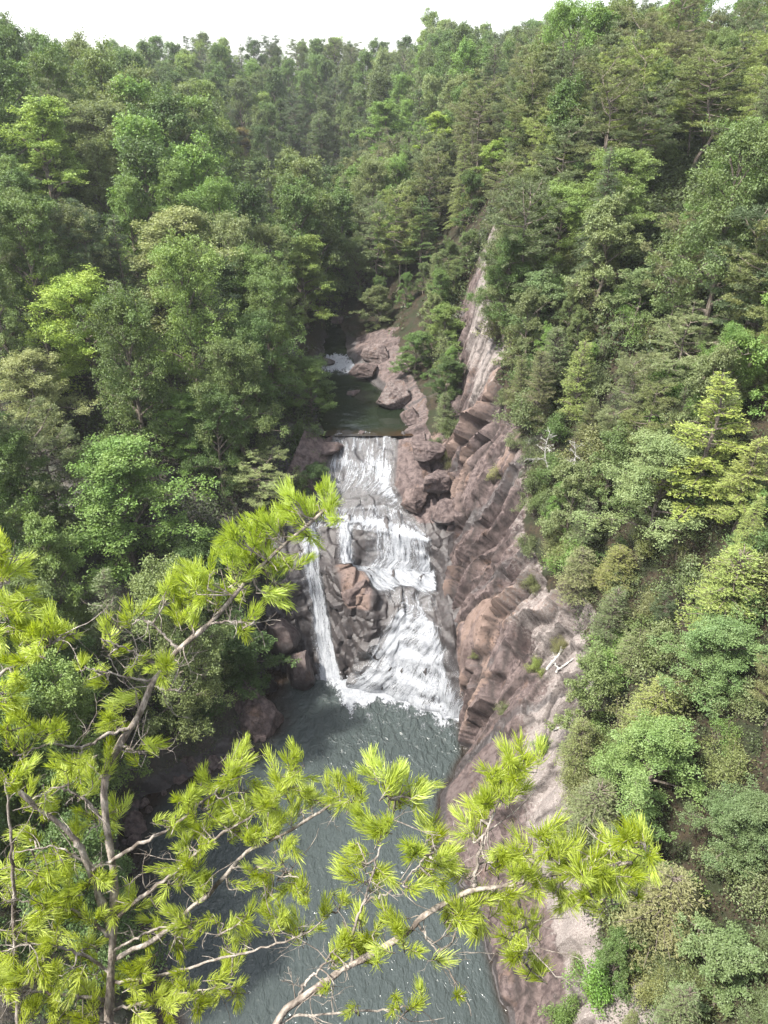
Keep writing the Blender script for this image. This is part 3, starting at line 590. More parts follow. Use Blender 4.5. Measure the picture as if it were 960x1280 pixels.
def bare_tree(name, seed, h=11., r=2.6, nb=22, mat='bark_dead', twigs=5, thick=.012):
    rg = np.random.default_rng(seed); tr, br = Geo(), Geo()
    T = spline(np.stack([rg.normal(0, .3, 5), rg.normal(0, .3, 5), np.linspace(-1, h, 5)], 1), 14); T[:2, :2] = 0
    tube(tr, T, np.linspace(thick * h, .025, 14), 7)
    for i in range(nb):
        f = .25 + .73 * (i + rg.random()) / nb; p = np.array([np.interp(f * h, T[:, 2], T[:, a]) for a in range(3)]); az = rg.random() * 6.283
        ln = r * (1.15 - f) * rg.uniform(.5, 1.2) + .3; el = R(rg.normal(22, 18)); d = np.array([math.cos(az) * math.cos(el), math.sin(az) * math.cos(el), math.sin(el)])
        B = spline([p, p + d * ln * .5 + rg.normal(0, .08 * ln, 3), p + d * ln + rg.normal(0, .12 * ln, 3)], 8); tube(br, B, np.linspace(.02 + .012 * ln, .012, 8), 5)
        for s in range(twigs):
            t = rg.uniform(.3, 1); bp = B[int(t * 6.99)]; l2 = rg.uniform(.25, .5) * ln * .7; e = bp + unit(d + rnd_unit(rg, 1)[0] * .9) * l2
            tube(br, [bp, (bp + e) / 2 + rg.normal(0, .04, 3), e], [.022, .017, .01], 3)
            for u_ in range(2):
                bp2 = bp + (e - bp) * rg.uniform(.4, .9); e2 = bp2 + unit((e - bp) + rnd_unit(rg, 1)[0] * l2) * l2 * .5; tube(br, [bp2, (bp2 + e2) / 2, e2], [.014, .012, .008], 3)
    return (geo_mesh(name + '_trunk', tr, [M[mat]]), geo_mesh(name + '_branches', br, [M[mat]]))
def shrub(name, seed, h=2.2, r=1.4, n=60, k=40, leaf=.12, needle=False, mat='bark'):
    rg = np.random.default_rng(seed); tr, cw = Geo(), Geo(); C = []
    for i in range(n):
        az = rg.random() * 6.283; q = math.sqrt(rg.random()) * (.72 + .34 * math.sin(az * 3 + seed) + .18 * math.sin(az * 5 + 2 * seed)); zt = (.8 + .3 * math.sin(az * 2 + seed * 3)) * h * (.25 + .75 * rg.random() * math.sqrt(max(0, 1 - .75 * q * q)))
        e = np.array([math.cos(az) * q * r, math.sin(az) * q * r, zt]); s = e * np.array([.15, .15, 0]) + [0, 0, -.4]
        tube(tr, spline([s, s * .5 + e * .5 + rg.normal(0, .1, 3), e], 5), np.linspace(.03, .01, 5), 3); C.append(e)
    C = np.array(C) + rg.normal(0, .05, (n, 3))
    if needle:
        m = n * k; ci = np.repeat(np.arange(n), k); d = rnd_unit(rg, m); d[:, 2] = d[:, 2] * .7 + .25
        leaves(cw, C[ci] + rg.normal(0, .13 * r, (m, 3)) * [1, 1, .8], unit(d), rnd_unit(rg, m), leaf * rg.uniform(.7, 1.3, m), leaf * .26, np.clip(.5 + rg.normal(0, .15, n)[ci] + rg.normal(0, .12, m), 0, 1), .05)
    else: clump_leaves(cw, rg, C, np.full(n, .26 * r), k, leaf, .65)
    return (geo_mesh(name + '_stem', tr, [M[mat]]), geo_mesh(name + '_foliage', cw, [M['needle' if needle else 'leaf']]))

KIND = {}
for i in range(3): KIND['oak%d' % i] = ('broadleaf_tree',) + broadleaf('broadleaf', 10 + i, 16, 5.4, .14, 24, 9, 9, 21, .19, .8)
for i in range(2): KIND['tulip%d' % i] = ('tall_broadleaf_tree',) + broadleaf('tall_broadleaf', 20 + i, 19, 4.1, .14, 25, 9, 8, 20, .2, .8, .6, .85)
for i in range(3): KIND['faroak%d' % i] = ('broadleaf_tree',) + broadleaf('far_broadleaf', 30 + i, 16, 5.0, .12, 24, 8, 8, 10, .3, .9)
for i in range(2): KIND['small%d' % i] = ('small_broadleaf_tree',) + broadleaf('small_broadleaf', 40 + i, 8, 2.8, .06, 18, 8, 7, 20, .15, .8, .8)
for i in range(3): KIND['white%d' % i] = ('white_pine',) + conifer('white_pine', 50 + i, 18, 3.6, .16, .75, 5, 0., .16, .27, 1.1, .3)
for i in range(2): KIND['hemlock%d' % i] = ('hemlock_tree',) + conifer('hemlock', 60 + i, 17, 3.5, .08, .46, 6, .22, .04, .2, 1.15, .22, .8)
for i in range(2): KIND['farpine%d' % i] = ('white_pine',) + conifer('far_pine', 70 + i, 18, 3.7, .14, .85, 5, .04, .14, .42, .55, .32)
for i in range(3): KIND['plate%d' % i] = ('crooked_pine',) + plate_pine('crooked_pine', 80 + i, 14, 4.2, 28, 10, .24)
for i in range(2): KIND['olive%d' % i] = ('cedar_tree',) + conifer('cedar', 90 + i, 8, 2.1, .03, .34, 7, .05, .35, .17, 1.1, .3, .6, False)
for i in range(2): KIND['snag%d' % i] = ('dead_tree',) + bare_tree('dead_tree', 100 + i)
KIND['shrub0'] = ('shrub',) + shrub('shrub', 110, 2.2, 1.5, 80, 55, .11)
KIND['shrub1'] = ('shrub',) + shrub('needle_shrub', 111, 2.0, 1.4, 90, 60, .13, True)
KIND['shrub2'] = ('shrub',) + shrub('grey_shrub', 112, 2.4, 1.3, 70, 40, .09)
HT = dict(oak=16, tulip=19, faroak=16, small=8, white=18, hemlock=17, farpine=18, plate=14, olive=8, snag=11, shrub=2.2)
CR = dict(oak=5.2, tulip=4.2, faroak=4.8, small=2.9, white=3.6, hemlock=3.5, farpine=3.7, plate=4.2, olive=2.1, snag=2, shrub=1.5)
stem = lambda k: k.rstrip('0123456789')
PARTS = {'dead_tree': ('trunk', 'branches'), 'shrub': ('stem', 'foliage')}
CAT = dict(broadleaf_tree='tree', tall_broadleaf_tree='tree', small_broadleaf_tree='tree', white_pine='pine', hemlock_tree='hemlock', crooked_pine='pine', cedar_tree='cedar', dead_tree='dead tree', shrub='shrub')
TAKEN = []
def plant(kind, loc, s, rz, color, label, group=None, sz=None):
    nm, a, b = KIND[kind]; pn = PARTS.get(nm, ('trunk', 'crown'))
    o = empty(nm, loc, rz, (s, s, s * (sz or 1.))); color = (color[0], color[1], min(color[2], .46 * color[1])) if nm != 'dead_tree' else color; color = tuple(min(.36, 1.4 * q * f_) for q, f_ in zip(color, (.99, 1.0, .86))) if nm != 'dead_tree' else color
    link(pn[0], a, o); link(pn[1], b, o, color)
    tag(o, label, CAT[nm], group); return o
def place_top(px, py, hgt, tmin=18, tmax=420):
    """where the line of sight through a tree's top stands hgt above the ground"""
    ts = np.arange(tmin, tmax, .4); P = np.array([0, 0, EYE]) + ts[:, None] * ray(px, py)
    g = ground(P[:, 0], P[:, 1]); k = np.where(P[:, 2] - hgt <= g)[0]
    if len(k) == 0: return None
    p = P[k[0]]; return np.array([p[0], p[1], g[k[0]]])
# greens (true leaf reflectance)
GD, GM, GF, GY_, GB = (.045, .075, .024), (.07, .115, .034), (.10, .165, .04), (.16, .225, .05), (.19, .27, .045)
GG, GO, GOB, GC, GPD, GPM, GPY = (.115, .14, .085), (.09, .105, .036), (.098, .105, .045), (.17, .19, .115), (.05, .075, .036), (.08, .105, .046), (.13, .165, .04)
H = [  # px, py of the top, crown width in photo pixels, height in metres, kind, colour, label
 (48, 142, 125, 15, 'tulip0', GY_, 'tall yellow-green broadleaf tree near the left edge'),
 (98, 365, 150, 12, 'oak0', GB, 'bright yellow-green rounded tree, lightest crown of the left slope'),
 (215, 282, 170, 15, 'oak1', GC, 'pale cream-green broad crown rising from the middle of the left slope'),
 (125, 150, 150, 15, 'oak2', GG, 'dull grey-green broad tree beside the tall yellow-green one'),
 (140, 572, 190, 13, 'oak1', GF, 'fresh green wide tree low on the left slope above the pine bough'),
 (226, 500, 80, 12, 'tulip1', GF, 'slim fresh green tree left of the falls between darker crowns'),
 (312, 212, 62, 17, 'white0', (.10, .15, .05), 'pointed pale green pine high above the bend of the river'),
 (325, 575, 85, 10, 'plate0', (.15, .18, .075), 'small pale green pine just left of the sliding cascade'),
 (32, 458, 120, 13, 'oak2', GC, 'greyish thin-leaved tree at the left edge with bare pale limbs'),
 (378, 308, 80, 16, 'tulip0', (.12, .165, .04), 'yellowish green tall tree on the left bank just above the upper pool'),
 (15, 8, 80, 17, 'plate2', GPD, 'dark thin pine in the top left corner against the sky'),
 (40, 28, 60, 16, 'plate1', GPD, 'dark pine on the skyline between the top left corner and the green tree'),
 (100, 40, 90, 17, 'tulip1', GF, 'green tree poking above the skyline beside the top left pine'),
 (70, 18, 60, 17, 'plate0', GPD, 'sparse pine with twigs against the white sky near the top left'),
 (302, 168, 40, 13, 'small1', (.15, .125, .085), 'small tree with a browned pinkish crown in the far gully'),
 (360, 195, 58, 13, 'oak1', (.15, .18, .12), 'pale silvery green soft crown in the dark far gully'),
 (400, 150, 55, 16, 'hemlock0', GD, 'dark hemlock standing deep in the far gully'),
 (324, 40, 40, 19, 'farpine0', GM, 'tall pine standing highest on the far ridge'),
 (495, 38, 45, 17, 'faroak0', GD, 'dark rounded tree on the far ridge line'),
 (550, 150, 58, 15, 'tulip0', GB, 'bright yellow-green tree in the far middle of the right spur'),
 (480, 138, 75, 17, 'tulip1', GF, 'bright green full tree on the left face of the right spur'),
 (528, 250, 65, 16, 'white1', GM, 'green pointed pine on the right spur above the river bend'),
 (618, 190, 55, 12, 'small0', GY_, 'thin yellow-green tree with pale limbs at the head of the cliff'),
 (682, 66, 40, 12, 'small1', GB, 'small vivid green tree among dull pines of the right rim'),
 (618, 70, 70, 18, 'white2', GPM, 'tall blue-green pine left of the right rim'),
 (705, 245, 105, 11, 'oak0', (.13, .185, .055), 'light green broad tree over the top of the cliff'),
 (775, 205, 120, 12, 'oak2', (.125, .175, .055), 'light green broad tree right of the one over the cliff'),
 (900, 95, 130, 17, 'plate1', (.10, .125, .035), 'tall pine with a bare lower trunk on the right slope'),
 (855, 400, 115, 11, 'plate2', GG, 'grey-green pine with dead twigs in the middle of the right slope'),
 (905, 480, 140, 10, 'white0', (.15, .185, .035), 'yellow-green soft pine at the right, below the grey-green one'),
 (835, 572, 150, 12, 'oak0', (.145, .185, .10), 'large pale green leafy tree in the right middle of the picture'),
 (948, 555, 90, 10, 'white1', (.15, .18, .045), 'yellow-green pine cut by the right edge'),
 (905, 790, 125, 9, 'oak2', (.10, .155, .06), 'leafy green tree at the right below the large pale one'),
 (722, 552, 42, 7.5, 'snag0', (1, 1, 1), 'silvery bare dead tree above the middle of the cliff'),
 (688, 540, 40, 6.5, 'snag1', (1, 1, 1), 'bare grey dead tree left of the silvery one above the cliff'),
 (825, 918, 140, 8, 'oak1', (.12, .18, .06), 'bright green leafy tree on the lower right slope'),
 (830, 860, 90, 7, 'olive0', (.12, .14, .04), 'olive-yellow feathery cedar behind the bright green lower tree'),
 (750, 985, 95, 6, 'olive1', (.085, .10, .055), 'grey-green cedar at the cliff top right of the white rock'),
 (845, 1100, 115, 6, 'olive0', (.112, .112, .05), 'brownish olive cedar on the lower right slope'),
 (935, 1010, 110, 9, 'oak2', (.085, .125, .055), 'dull green leafy tree at the right edge near the bottom'),
 (728, 690, 62, 6, 'olive1', (.115, .125, .06), 'grey olive cedar on the lip of the cliff beside the tan slabs'),
 (775, 690, 60, 7, 'olive0', (.125, .13, .04), 'yellowish olive cedar next to the grey olive one on the cliff lip'),
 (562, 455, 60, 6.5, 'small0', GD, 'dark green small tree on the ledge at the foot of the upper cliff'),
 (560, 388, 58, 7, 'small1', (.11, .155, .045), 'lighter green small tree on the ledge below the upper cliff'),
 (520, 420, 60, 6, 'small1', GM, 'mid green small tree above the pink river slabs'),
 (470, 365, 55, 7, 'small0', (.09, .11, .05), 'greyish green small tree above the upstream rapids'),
 (680, 350, 90, 9, 'small0', (.105, .15, .07), 'bushy green tree beside the upper cliff'),
 (800, 345, 85, 10, 'small1', (.115, .15, .085), 'silvery green leafy tree right of the upper cliff'),
 (640, 210, 70, 12, 'plate0', GO, 'olive pine at the head of the upper cliff'),
 (925, 700, 110, 10, 'olive1', (.13, .165, .04), 'yellow-green cedar by the right edge above the leafy tree'),
 (800, 790, 60, 5, 'olive0', (.10, .12, .05), 'small olive cedar left of the leafy tree at the right'),
 (900, 1180, 120, 6, 'small1', (.10, .14, .06), 'green leafy small tree in the bottom right corner'),
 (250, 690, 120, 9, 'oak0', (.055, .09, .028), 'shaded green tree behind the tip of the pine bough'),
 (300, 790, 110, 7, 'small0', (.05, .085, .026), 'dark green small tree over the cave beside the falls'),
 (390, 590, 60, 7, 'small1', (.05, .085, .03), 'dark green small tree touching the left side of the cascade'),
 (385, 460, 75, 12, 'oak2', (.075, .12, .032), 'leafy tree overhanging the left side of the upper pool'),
]
rng = np.random.default_rng(77); HERO = []
for px, py, wpx, hgt, kind, colr, lab in H:
    p = place_top(px, py, hgt * .97)
    if p is not None:
        for _k in range(2):
            q0 = wpx * project(p + [0, 0, hgt])[2] / FPX / (2 * CR[stem(kind)]); hgt = max(hgt if _k == 0 else 0, .62 * q0 * HT[stem(kind)]); p = place_top(px, py, hgt * .97)
            if p is None: break
    if p is None: print('no place', lab); continue
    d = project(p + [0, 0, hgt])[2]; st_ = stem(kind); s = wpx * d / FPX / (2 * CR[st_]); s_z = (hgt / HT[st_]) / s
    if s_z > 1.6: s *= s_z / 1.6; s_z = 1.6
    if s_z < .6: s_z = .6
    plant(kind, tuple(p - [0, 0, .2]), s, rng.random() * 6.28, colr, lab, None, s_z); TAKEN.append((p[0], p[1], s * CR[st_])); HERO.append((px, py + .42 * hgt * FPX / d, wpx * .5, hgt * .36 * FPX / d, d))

# ------------------------------------------------------------------ the rest of the wood
def forest(x0, x1, y0, y1, gap):
    out = []
    for yy_ in np.arange(y0, y1, gap):
        for k_, xx in enumerate(np.arange(x0, x1, gap)):
            out.append((xx + rng.uniform(-.42, .42) * gap, yy_ + rng.uniform(-.42, .42) * gap + (k_ % 2) * gap * .4))
    return out
cand = [(x, y, 0) for x, y in forest(-66, -6, 30, 100, 5.6)] + [(x, y, 0) for x, y in forest(-90, -8, 100, 165, 6.2)] + [(x, y, 1) for x, y in forest(9, 46, 15, 66, 2.8)] + \
       [(x, y, 1) for x, y in forest(8, 24, 66, 118, 3.0)] + [(x, y, 1) for x, y in forest(24, 60, 66, 118, 4.6)] + [(x, y, 1) for x, y in forest(-6, 60, 118, 168, 4.5)] + [(x, y, 2) for x, y in forest(-125, 85, 165, 345, 8.2)]
ROCKF = lambda x, y, K: y < 131 and (K[6, 0] - .6 < x < K[10, 0] + (0 if y > 86 else 99) and x < K[12, 0] + .8) or (y > 84 and y < 116 and K[11, 0] - 1.2 < x < K[12, 0] + .8)
trees = []
for x, y, side in cand:
    K = section(y)[0]
    if ROCKF(x, y, K): continue
    if any((x - a) ** 2 + (y - b) ** 2 < (.62 * c + 1.2) ** 2 for a, b, c in TAKEN): continue
    z = float(ground(x, y)[0]); u = rng.random()
    near = math.hypot(x, y) < 118
    if side == 0:
        kind = rng.choice(['oak0', 'oak1', 'oak2', 'tulip0', 'tulip1', 'white0', 'hemlock0', 'plate0'], p=[.20, .20, .20, .13, .12, .06, .06, .03]); hh = rng.uniform(12, 18) if x > -24 and y < 100 else rng.uniform(15, 20)
        if not near: kind = {'oak': 'faroak%d' % rng.integers(3), 'tulip': 'faroak%d' % rng.integers(3), 'white': 'white%d' % rng.integers(3)}.get(stem(kind), kind)
    elif side == 1:
        low = x < K[12, 0] + 7
        if low and y < 84: kind = rng.choice(['olive0', 'olive1', 'small0', 'small1', 'plate0', 'hemlock1'], p=[.22, .2, .24, .22, .06, .06]); hh = rng.uniform(4, 8)
        elif x < K[12, 0] + 1 and y < 130: kind = rng.choice(['small0', 'small1', 'olive0'], p=[.45, .4, .15]); hh = rng.uniform(4, 7.5)
        else: kind = rng.choice(['plate0', 'plate1', 'plate2', 'white1', 'white2', 'hemlock0', 'hemlock1', 'oak0', 'oak2', 'small0', 'small1', 'tulip1'], p=[.13, .13, .13, .1, .09, .07, .06, .07, .07, .06, .05, .04]); hh = rng.uniform(10, 16) if y > 62 else rng.uniform(6.5, 11)
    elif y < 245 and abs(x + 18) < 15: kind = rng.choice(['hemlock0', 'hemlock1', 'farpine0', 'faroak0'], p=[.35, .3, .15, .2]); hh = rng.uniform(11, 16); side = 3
    else:
        kind = rng.choice(['faroak0', 'faroak1', 'faroak2', 'farpine0', 'farpine1', 'hemlock0', 'plate1'], p=[.2, .2, .18, .16, .12, .06, .08]); hh = rng.uniform(12, 19)
    st_ = stem(kind); s = hh / HT[st_]
    fx, fy, ff = project((x, y, z + .55 * hh)); fr = .6 * CR[st_] * s * FPX / ff; fh = .4 * hh * FPX / ff
    if any(ff < hd - 1 and ((fx - hx_) / (.7 * hr + fr)) ** 2 + ((fy - hy_) / (.7 * hv_ + fh)) ** 2 < .62 for hx_, hy_, hr, hv_, hd in HERO): continue
    trees.append([x, y, z, kind, s, side])
# keep what the picture can show: nearest first, crowns as discs on a coarse raster
W_, H_ = 192, 256; buf = np.zeros((H_, W_), int); yyg, xxg = np.mgrid[0:H_, 0:W_]
trees.sort(key=lambda t: math.hypot(t[0], t[1]) )
kept = []
for t in trees:
    st_ = stem(t[3]); hh = t[4] * HT[st_]; c = np.array([t[0], t[1], t[2] + hh * .6]); px, py, f = project(c); rad = CR[st_] * t[4] * FPX / f / 5; rz_ = hh * .42 * FPX / f / 5
    if f < 5 or px < -rad * 5 or px > 960 + rad * 5 or py + rz_ * 5 < 0 or py - rz_ * 5 > 1280: continue
    cov = ((xxg - px / 5) / max(rad, 1.2)) ** 2 + ((yyg - py / 5) / max(rz_, 1.2)) ** 2
    m = cov < 1.0
    if m.any() and (buf[m] < 3).sum() < max(2, .05 * m.sum()): continue
    buf[cov < .6] += 1; kept.append(t)
print('forest', len(trees), 'kept', len(kept))
WHAT = dict(broadleaf_tree='leafy broadleaf tree', tall_broadleaf_tree='tall narrow broadleaf tree', small_broadleaf_tree='small bushy broadleaf tree', white_pine='tall straight pine', hemlock_tree='drooping hemlock', crooked_pine='crooked pine with flat layers', cedar_tree='low feathery cedar')
def zone(x, y, side):
    if side == 0: return 'of the closed wood on the left slope' if y < 100 else 'high on the left slope above the upper river'
    if side == 1: return 'on the steep lower right slope above the cliff' if y < 66 else ('on the right slope beside the upper cliff' if y < 118 else 'on the right spur behind the cliff')
    if side == 3: return 'in the dark notch where the two slopes meet'
    return 'in the far gully' if y < 250 else 'along the far ridge'
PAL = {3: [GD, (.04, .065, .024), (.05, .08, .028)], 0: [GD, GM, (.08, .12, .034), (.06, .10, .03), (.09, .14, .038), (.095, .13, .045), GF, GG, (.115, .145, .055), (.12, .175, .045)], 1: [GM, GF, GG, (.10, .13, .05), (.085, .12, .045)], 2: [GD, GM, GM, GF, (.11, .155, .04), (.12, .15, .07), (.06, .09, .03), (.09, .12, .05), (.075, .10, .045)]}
for x, y, z, kind, s, side in kept:
    nm = KIND[kind][0]
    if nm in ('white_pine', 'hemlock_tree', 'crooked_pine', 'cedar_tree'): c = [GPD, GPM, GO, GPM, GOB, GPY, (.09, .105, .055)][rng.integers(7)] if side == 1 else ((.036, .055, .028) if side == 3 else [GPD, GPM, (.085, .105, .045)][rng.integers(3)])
    else: c = PAL[side][rng.integers(len(PAL[side]))]
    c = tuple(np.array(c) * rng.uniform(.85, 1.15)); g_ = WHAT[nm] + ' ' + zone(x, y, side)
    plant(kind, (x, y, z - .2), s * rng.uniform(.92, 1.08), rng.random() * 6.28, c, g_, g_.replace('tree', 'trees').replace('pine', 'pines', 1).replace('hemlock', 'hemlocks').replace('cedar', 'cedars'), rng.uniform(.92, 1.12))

for x, y in forest(9, 34, 16, 112, 2.7):
    K = section(y)[0]
    if ROCKF(x, y, K) or x > K[12, 0] + 13 or rng.random() < .08: continue
    p = np.array([x, y, float(ground(x, y)[0])]); qx, qy, qf = project(p + [0, 0, 1])
    if not (-20 < qx < 980 and -20 < qy < 1310): continue
    k_ = ['shrub0', 'shrub1', 'shrub2', 'shrub0'][rng.integers(4)]; g_ = 'low shrub in the brush covering the right slope beside the cliff' if y > 60 else 'low shrub in the brush covering the lower right slope'
    plant(k_, tuple(p - [0, 0, .3]), rng.uniform(.9, 1.9), rng.random() * 6.28, tuple(np.array([GM, GF, GO, GG, (.08, .11, .035), GPM, GOB][rng.integers(7)]) * rng.uniform(.8, 1.15)), g_, g_.replace('low shrub', 'low shrubs'))

# low ground cover under the trees (nobody could count it)
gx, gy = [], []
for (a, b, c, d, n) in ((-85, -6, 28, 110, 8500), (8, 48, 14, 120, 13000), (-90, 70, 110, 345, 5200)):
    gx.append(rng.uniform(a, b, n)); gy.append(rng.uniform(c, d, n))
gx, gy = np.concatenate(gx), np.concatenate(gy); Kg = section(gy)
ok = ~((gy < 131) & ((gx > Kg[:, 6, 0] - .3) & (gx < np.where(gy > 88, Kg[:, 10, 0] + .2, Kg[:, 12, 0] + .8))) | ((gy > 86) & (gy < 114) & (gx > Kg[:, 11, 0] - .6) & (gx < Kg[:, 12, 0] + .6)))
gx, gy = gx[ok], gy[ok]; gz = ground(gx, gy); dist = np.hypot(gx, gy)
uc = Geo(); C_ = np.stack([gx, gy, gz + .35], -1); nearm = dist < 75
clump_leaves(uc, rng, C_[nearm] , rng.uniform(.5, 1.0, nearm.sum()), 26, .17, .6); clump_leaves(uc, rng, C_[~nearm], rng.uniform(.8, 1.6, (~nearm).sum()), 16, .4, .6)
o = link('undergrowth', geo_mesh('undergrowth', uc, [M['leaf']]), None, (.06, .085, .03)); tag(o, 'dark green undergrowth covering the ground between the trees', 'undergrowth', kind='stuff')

# ------------------------------------------------------------------ the air in the gorge
hb = NB('haze_air'); pv = hb.n('ShaderNodeVolumePrincipled'); pv.inputs['Color'].default_value = (.93, .96, 1, 1); pv.inputs['Density'].default_value = HAZE; pv.inputs['Anisotropy'].default_value = .2
hb.done(None, pv.outputs[0])
hx, hy, hz = (-430, 430), (-46, 530), (-6, 96)
hv = np.array([(a, b, c) for c in hz for b in hy for a in hx], float)
o = link('haze', np_mesh('haze', hv, [np.array([[0, 2, 3, 1], [4, 5, 7, 6], [0, 1, 5, 4], [2, 6, 7, 3], [0, 4, 6, 2], [1, 3, 7, 5]])], [hb.m])); tag(o, 'thin pale haze in the air of the gorge', 'haze', kind='stuff')

# ------------------------------------------------------------------ rocks, shrubs and logs on the banks
PVX, PVY, PVF = project(VV)
def surf(px, py, rad=7):
    m = np.where((abs(PVX - px) < rad) & (abs(PVY - py) < rad))[0]
    if len(m) == 0: return surf(px, py, rad * 2)
    m = m[PVF[m] < PVF[m].min() + 3]; k = m[np.argmin((PVX[m] - px) ** 2 + (PVY[m] - py) ** 2)]
    return VV[k].astype(float)
NGS = np.random.default_rng(19)
def boulder(name, loc, size, seed, label, hue=.5, pale=0., wet=.0, rz=0., facet=.22):
    import bmesh
    bm = bmesh.new(); bmesh.ops.create_icosphere(bm, subdivisions=5, radius=1.0)
    V = np.array([v.co[:] for v in bm.verts]); F = np.array([[v.index for v in f.verts] for f in bm.faces]); bm.free()
    rg = np.random.default_rng(seed); D = rnd_unit(rg, 13); D[:, 2] = np.abs(D[:, 2]) * .9 - .15; D = unit(D); off = rg.uniform(.45, .9, 13)
    for d, o_ in zip(D, off):                                     # chop flat faces off the ball
        t = V @ d - o_; V = V - np.where(t > 0, t * .93, 0)[:, None] * d
    V = V + unit(V) * (facet * .35 * fbm(V[:, 0] * 2.2 + seed, V[:, 1] * 2.2, V[:, 2] * 2.2, 5, 4) * 1.4 + .06 * fbm(V[:, 0] * 6 + seed, V[:, 1] * 6, V[:, 2] * 6, 8, 3))[:, None]
    V = V * np.array(size); n = len(V)
    me = np_mesh(name, V, [F], [M['rock']], True, dict(rock=np.ones(n), pale=np.full(n, pale), wet=np.clip(wet + sstep(.1, -.6, V[:, 2] / size[2]) * .5, 0, 1), hue=np.full(n, hue)))
    try: me.set_sharp_from_angle(angle=R(32))
    except Exception: pass
    o = link(name, me); o.location = loc; o.rotation_euler = (0, 0, rz); tag(o, label, 'boulder'); return o
b0 = at_z(322, 900, 0)
boulder('boulder', (b0[0], b0[1], .6), (3.3, 3.0, 4.6), 3, 'big brownish boulder standing in the pool beside the dark cave', .38, .05, .1, .5)
for px, py, z, sz, sd, hu, pa, we, lab in [
    (232, 955, .3, (2.6, 2.0, 1.7), 5, .45, .25, 0, 'pinkish rock on the left shore below the trees'),
    (185, 962, .5, (2.4, 1.9, 1.6), 6, .4, .2, .1, 'grey rock on the left shore nearest the pine trunk'),
    (268, 948, .1, (1.2, 1.0, .8), 7, .4, .1, .3, 'small rock in shallow brown water by the big boulder'),
    (62, 1045, 1.2, (4.2, 3.4, 2.6), 8, .35, .3, 0, 'reddish grey rock behind the pine branches at the left'),
    (120, 1085, .4, (2.6, 2.2, 1.5), 18, .4, .35, 0, 'pale rock by the left shore behind the pine needles'),
    (375, 835, 1.6, (2.4, 2.0, 3.4), 9, .42, .05, .5, 'dark leaning rock at the left foot of the narrow waterfall'),
    (350, 790, 5.2, (2.6, 2.2, 3.0), 19, .4, .05, .5, 'dark overhanging rock above the cave left of the narrow waterfall'),
    (447, 740, 9.9, (1.9, 1.5, 1.7), 10, .62, 0, .0, 'reddish brown block on top of the outcrop between the falls'),
    (520, 622, 16.2, (2.9, 2.2, 1.6), 11, .64, 0, .0, 'orange brown boulder right of the sliding cascade'),
    (556, 640, 16.2, (2.2, 1.8, 1.5), 12, .5, .1, .2, 'grey brown boulder right of the orange one'),
    (441, 492, 20.0, (1.9, 1.0, .5), 13, .6, .25, 0, 'low flat rock sticking out into the upper pool'),
    (408, 452, 21.3, (1.5, 1.2, .9), 14, .2, 0, .6, 'black rock by the rapids on the left of the river'),
    (422, 402, 23.2, (2.0, 1.6, 1.3), 15, .3, .1, .4, 'dark rock where the river vanishes round the bend'),
    (470, 440, 23.3, (3.6, 2.6, 1.7), 21, .5, .35, 0, 'pale pinkish slab at the river bend, furthest of the upstream slabs'),
    (455, 462, 21.9, (2.6, 2.0, 1.2), 22, .42, .25, 0, 'grey pink slab beside the upstream rapids'),
    (492, 492, 21.6, (3.4, 3.0, 2.1), 23, .45, .4, 0, 'large tilted pale slab over the right side of the upper pool'),
    (513, 520, 20.9, (2.0, 2.0, 1.4), 24, .35, .2, 0, 'grey slab end at the right corner of the upper pool'),
    (530, 560, 20.6, (2.6, 2.6, 1.5), 25, .45, .15, 0, 'brown tilted slab beside the top of the sliding cascade'),
    (545, 600, 18.6, (2.4, 2.4, 1.5), 26, .4, .15, 0, 'purplish slab above the orange brown boulder'),
    (452, 541, 20.0, (.9, .7, .3), 27, .3, 0, .5, 'small wet rock on the spill edge of the upper pool'),
    (404, 560, 19.4, (1.5, 2.6, .9), 16, .55, .2, 0, 'pinkish rock edge left of the sliding cascade')]:
    p = at_z(px, py, z); boulder('boulder', tuple(p), sz, sd, lab, hu, pa, we, sd * 1.3)
sg = []
for k in range(2):
    sb = boulder('stone', (0, 0, -3.2), (.55, .45, .35), 60 + k, 'weathered grey stone lying along the left shore of the pool', .4, .15); sb['group'] = 'stones along the left shore'; sg.append(sb)
for k in range(34):
    y_ = NGS.uniform(43, 57); x_ = section(y_)[0][6, 0] + NGS.normal(.2, .7); o = sg[k % 2] if k < 2 else sg[k % 2].copy()
    if k > 1: COL.objects.link(o)
    o.location = (x_, y_, .05 + .25 * NGS.random()); q_ = NGS.uniform(.6, 2.2); o.scale = (q_, q_, q_); o.rotation_euler = (0, 0, NGS.random() * 6.28); o['category'] = 'stone'
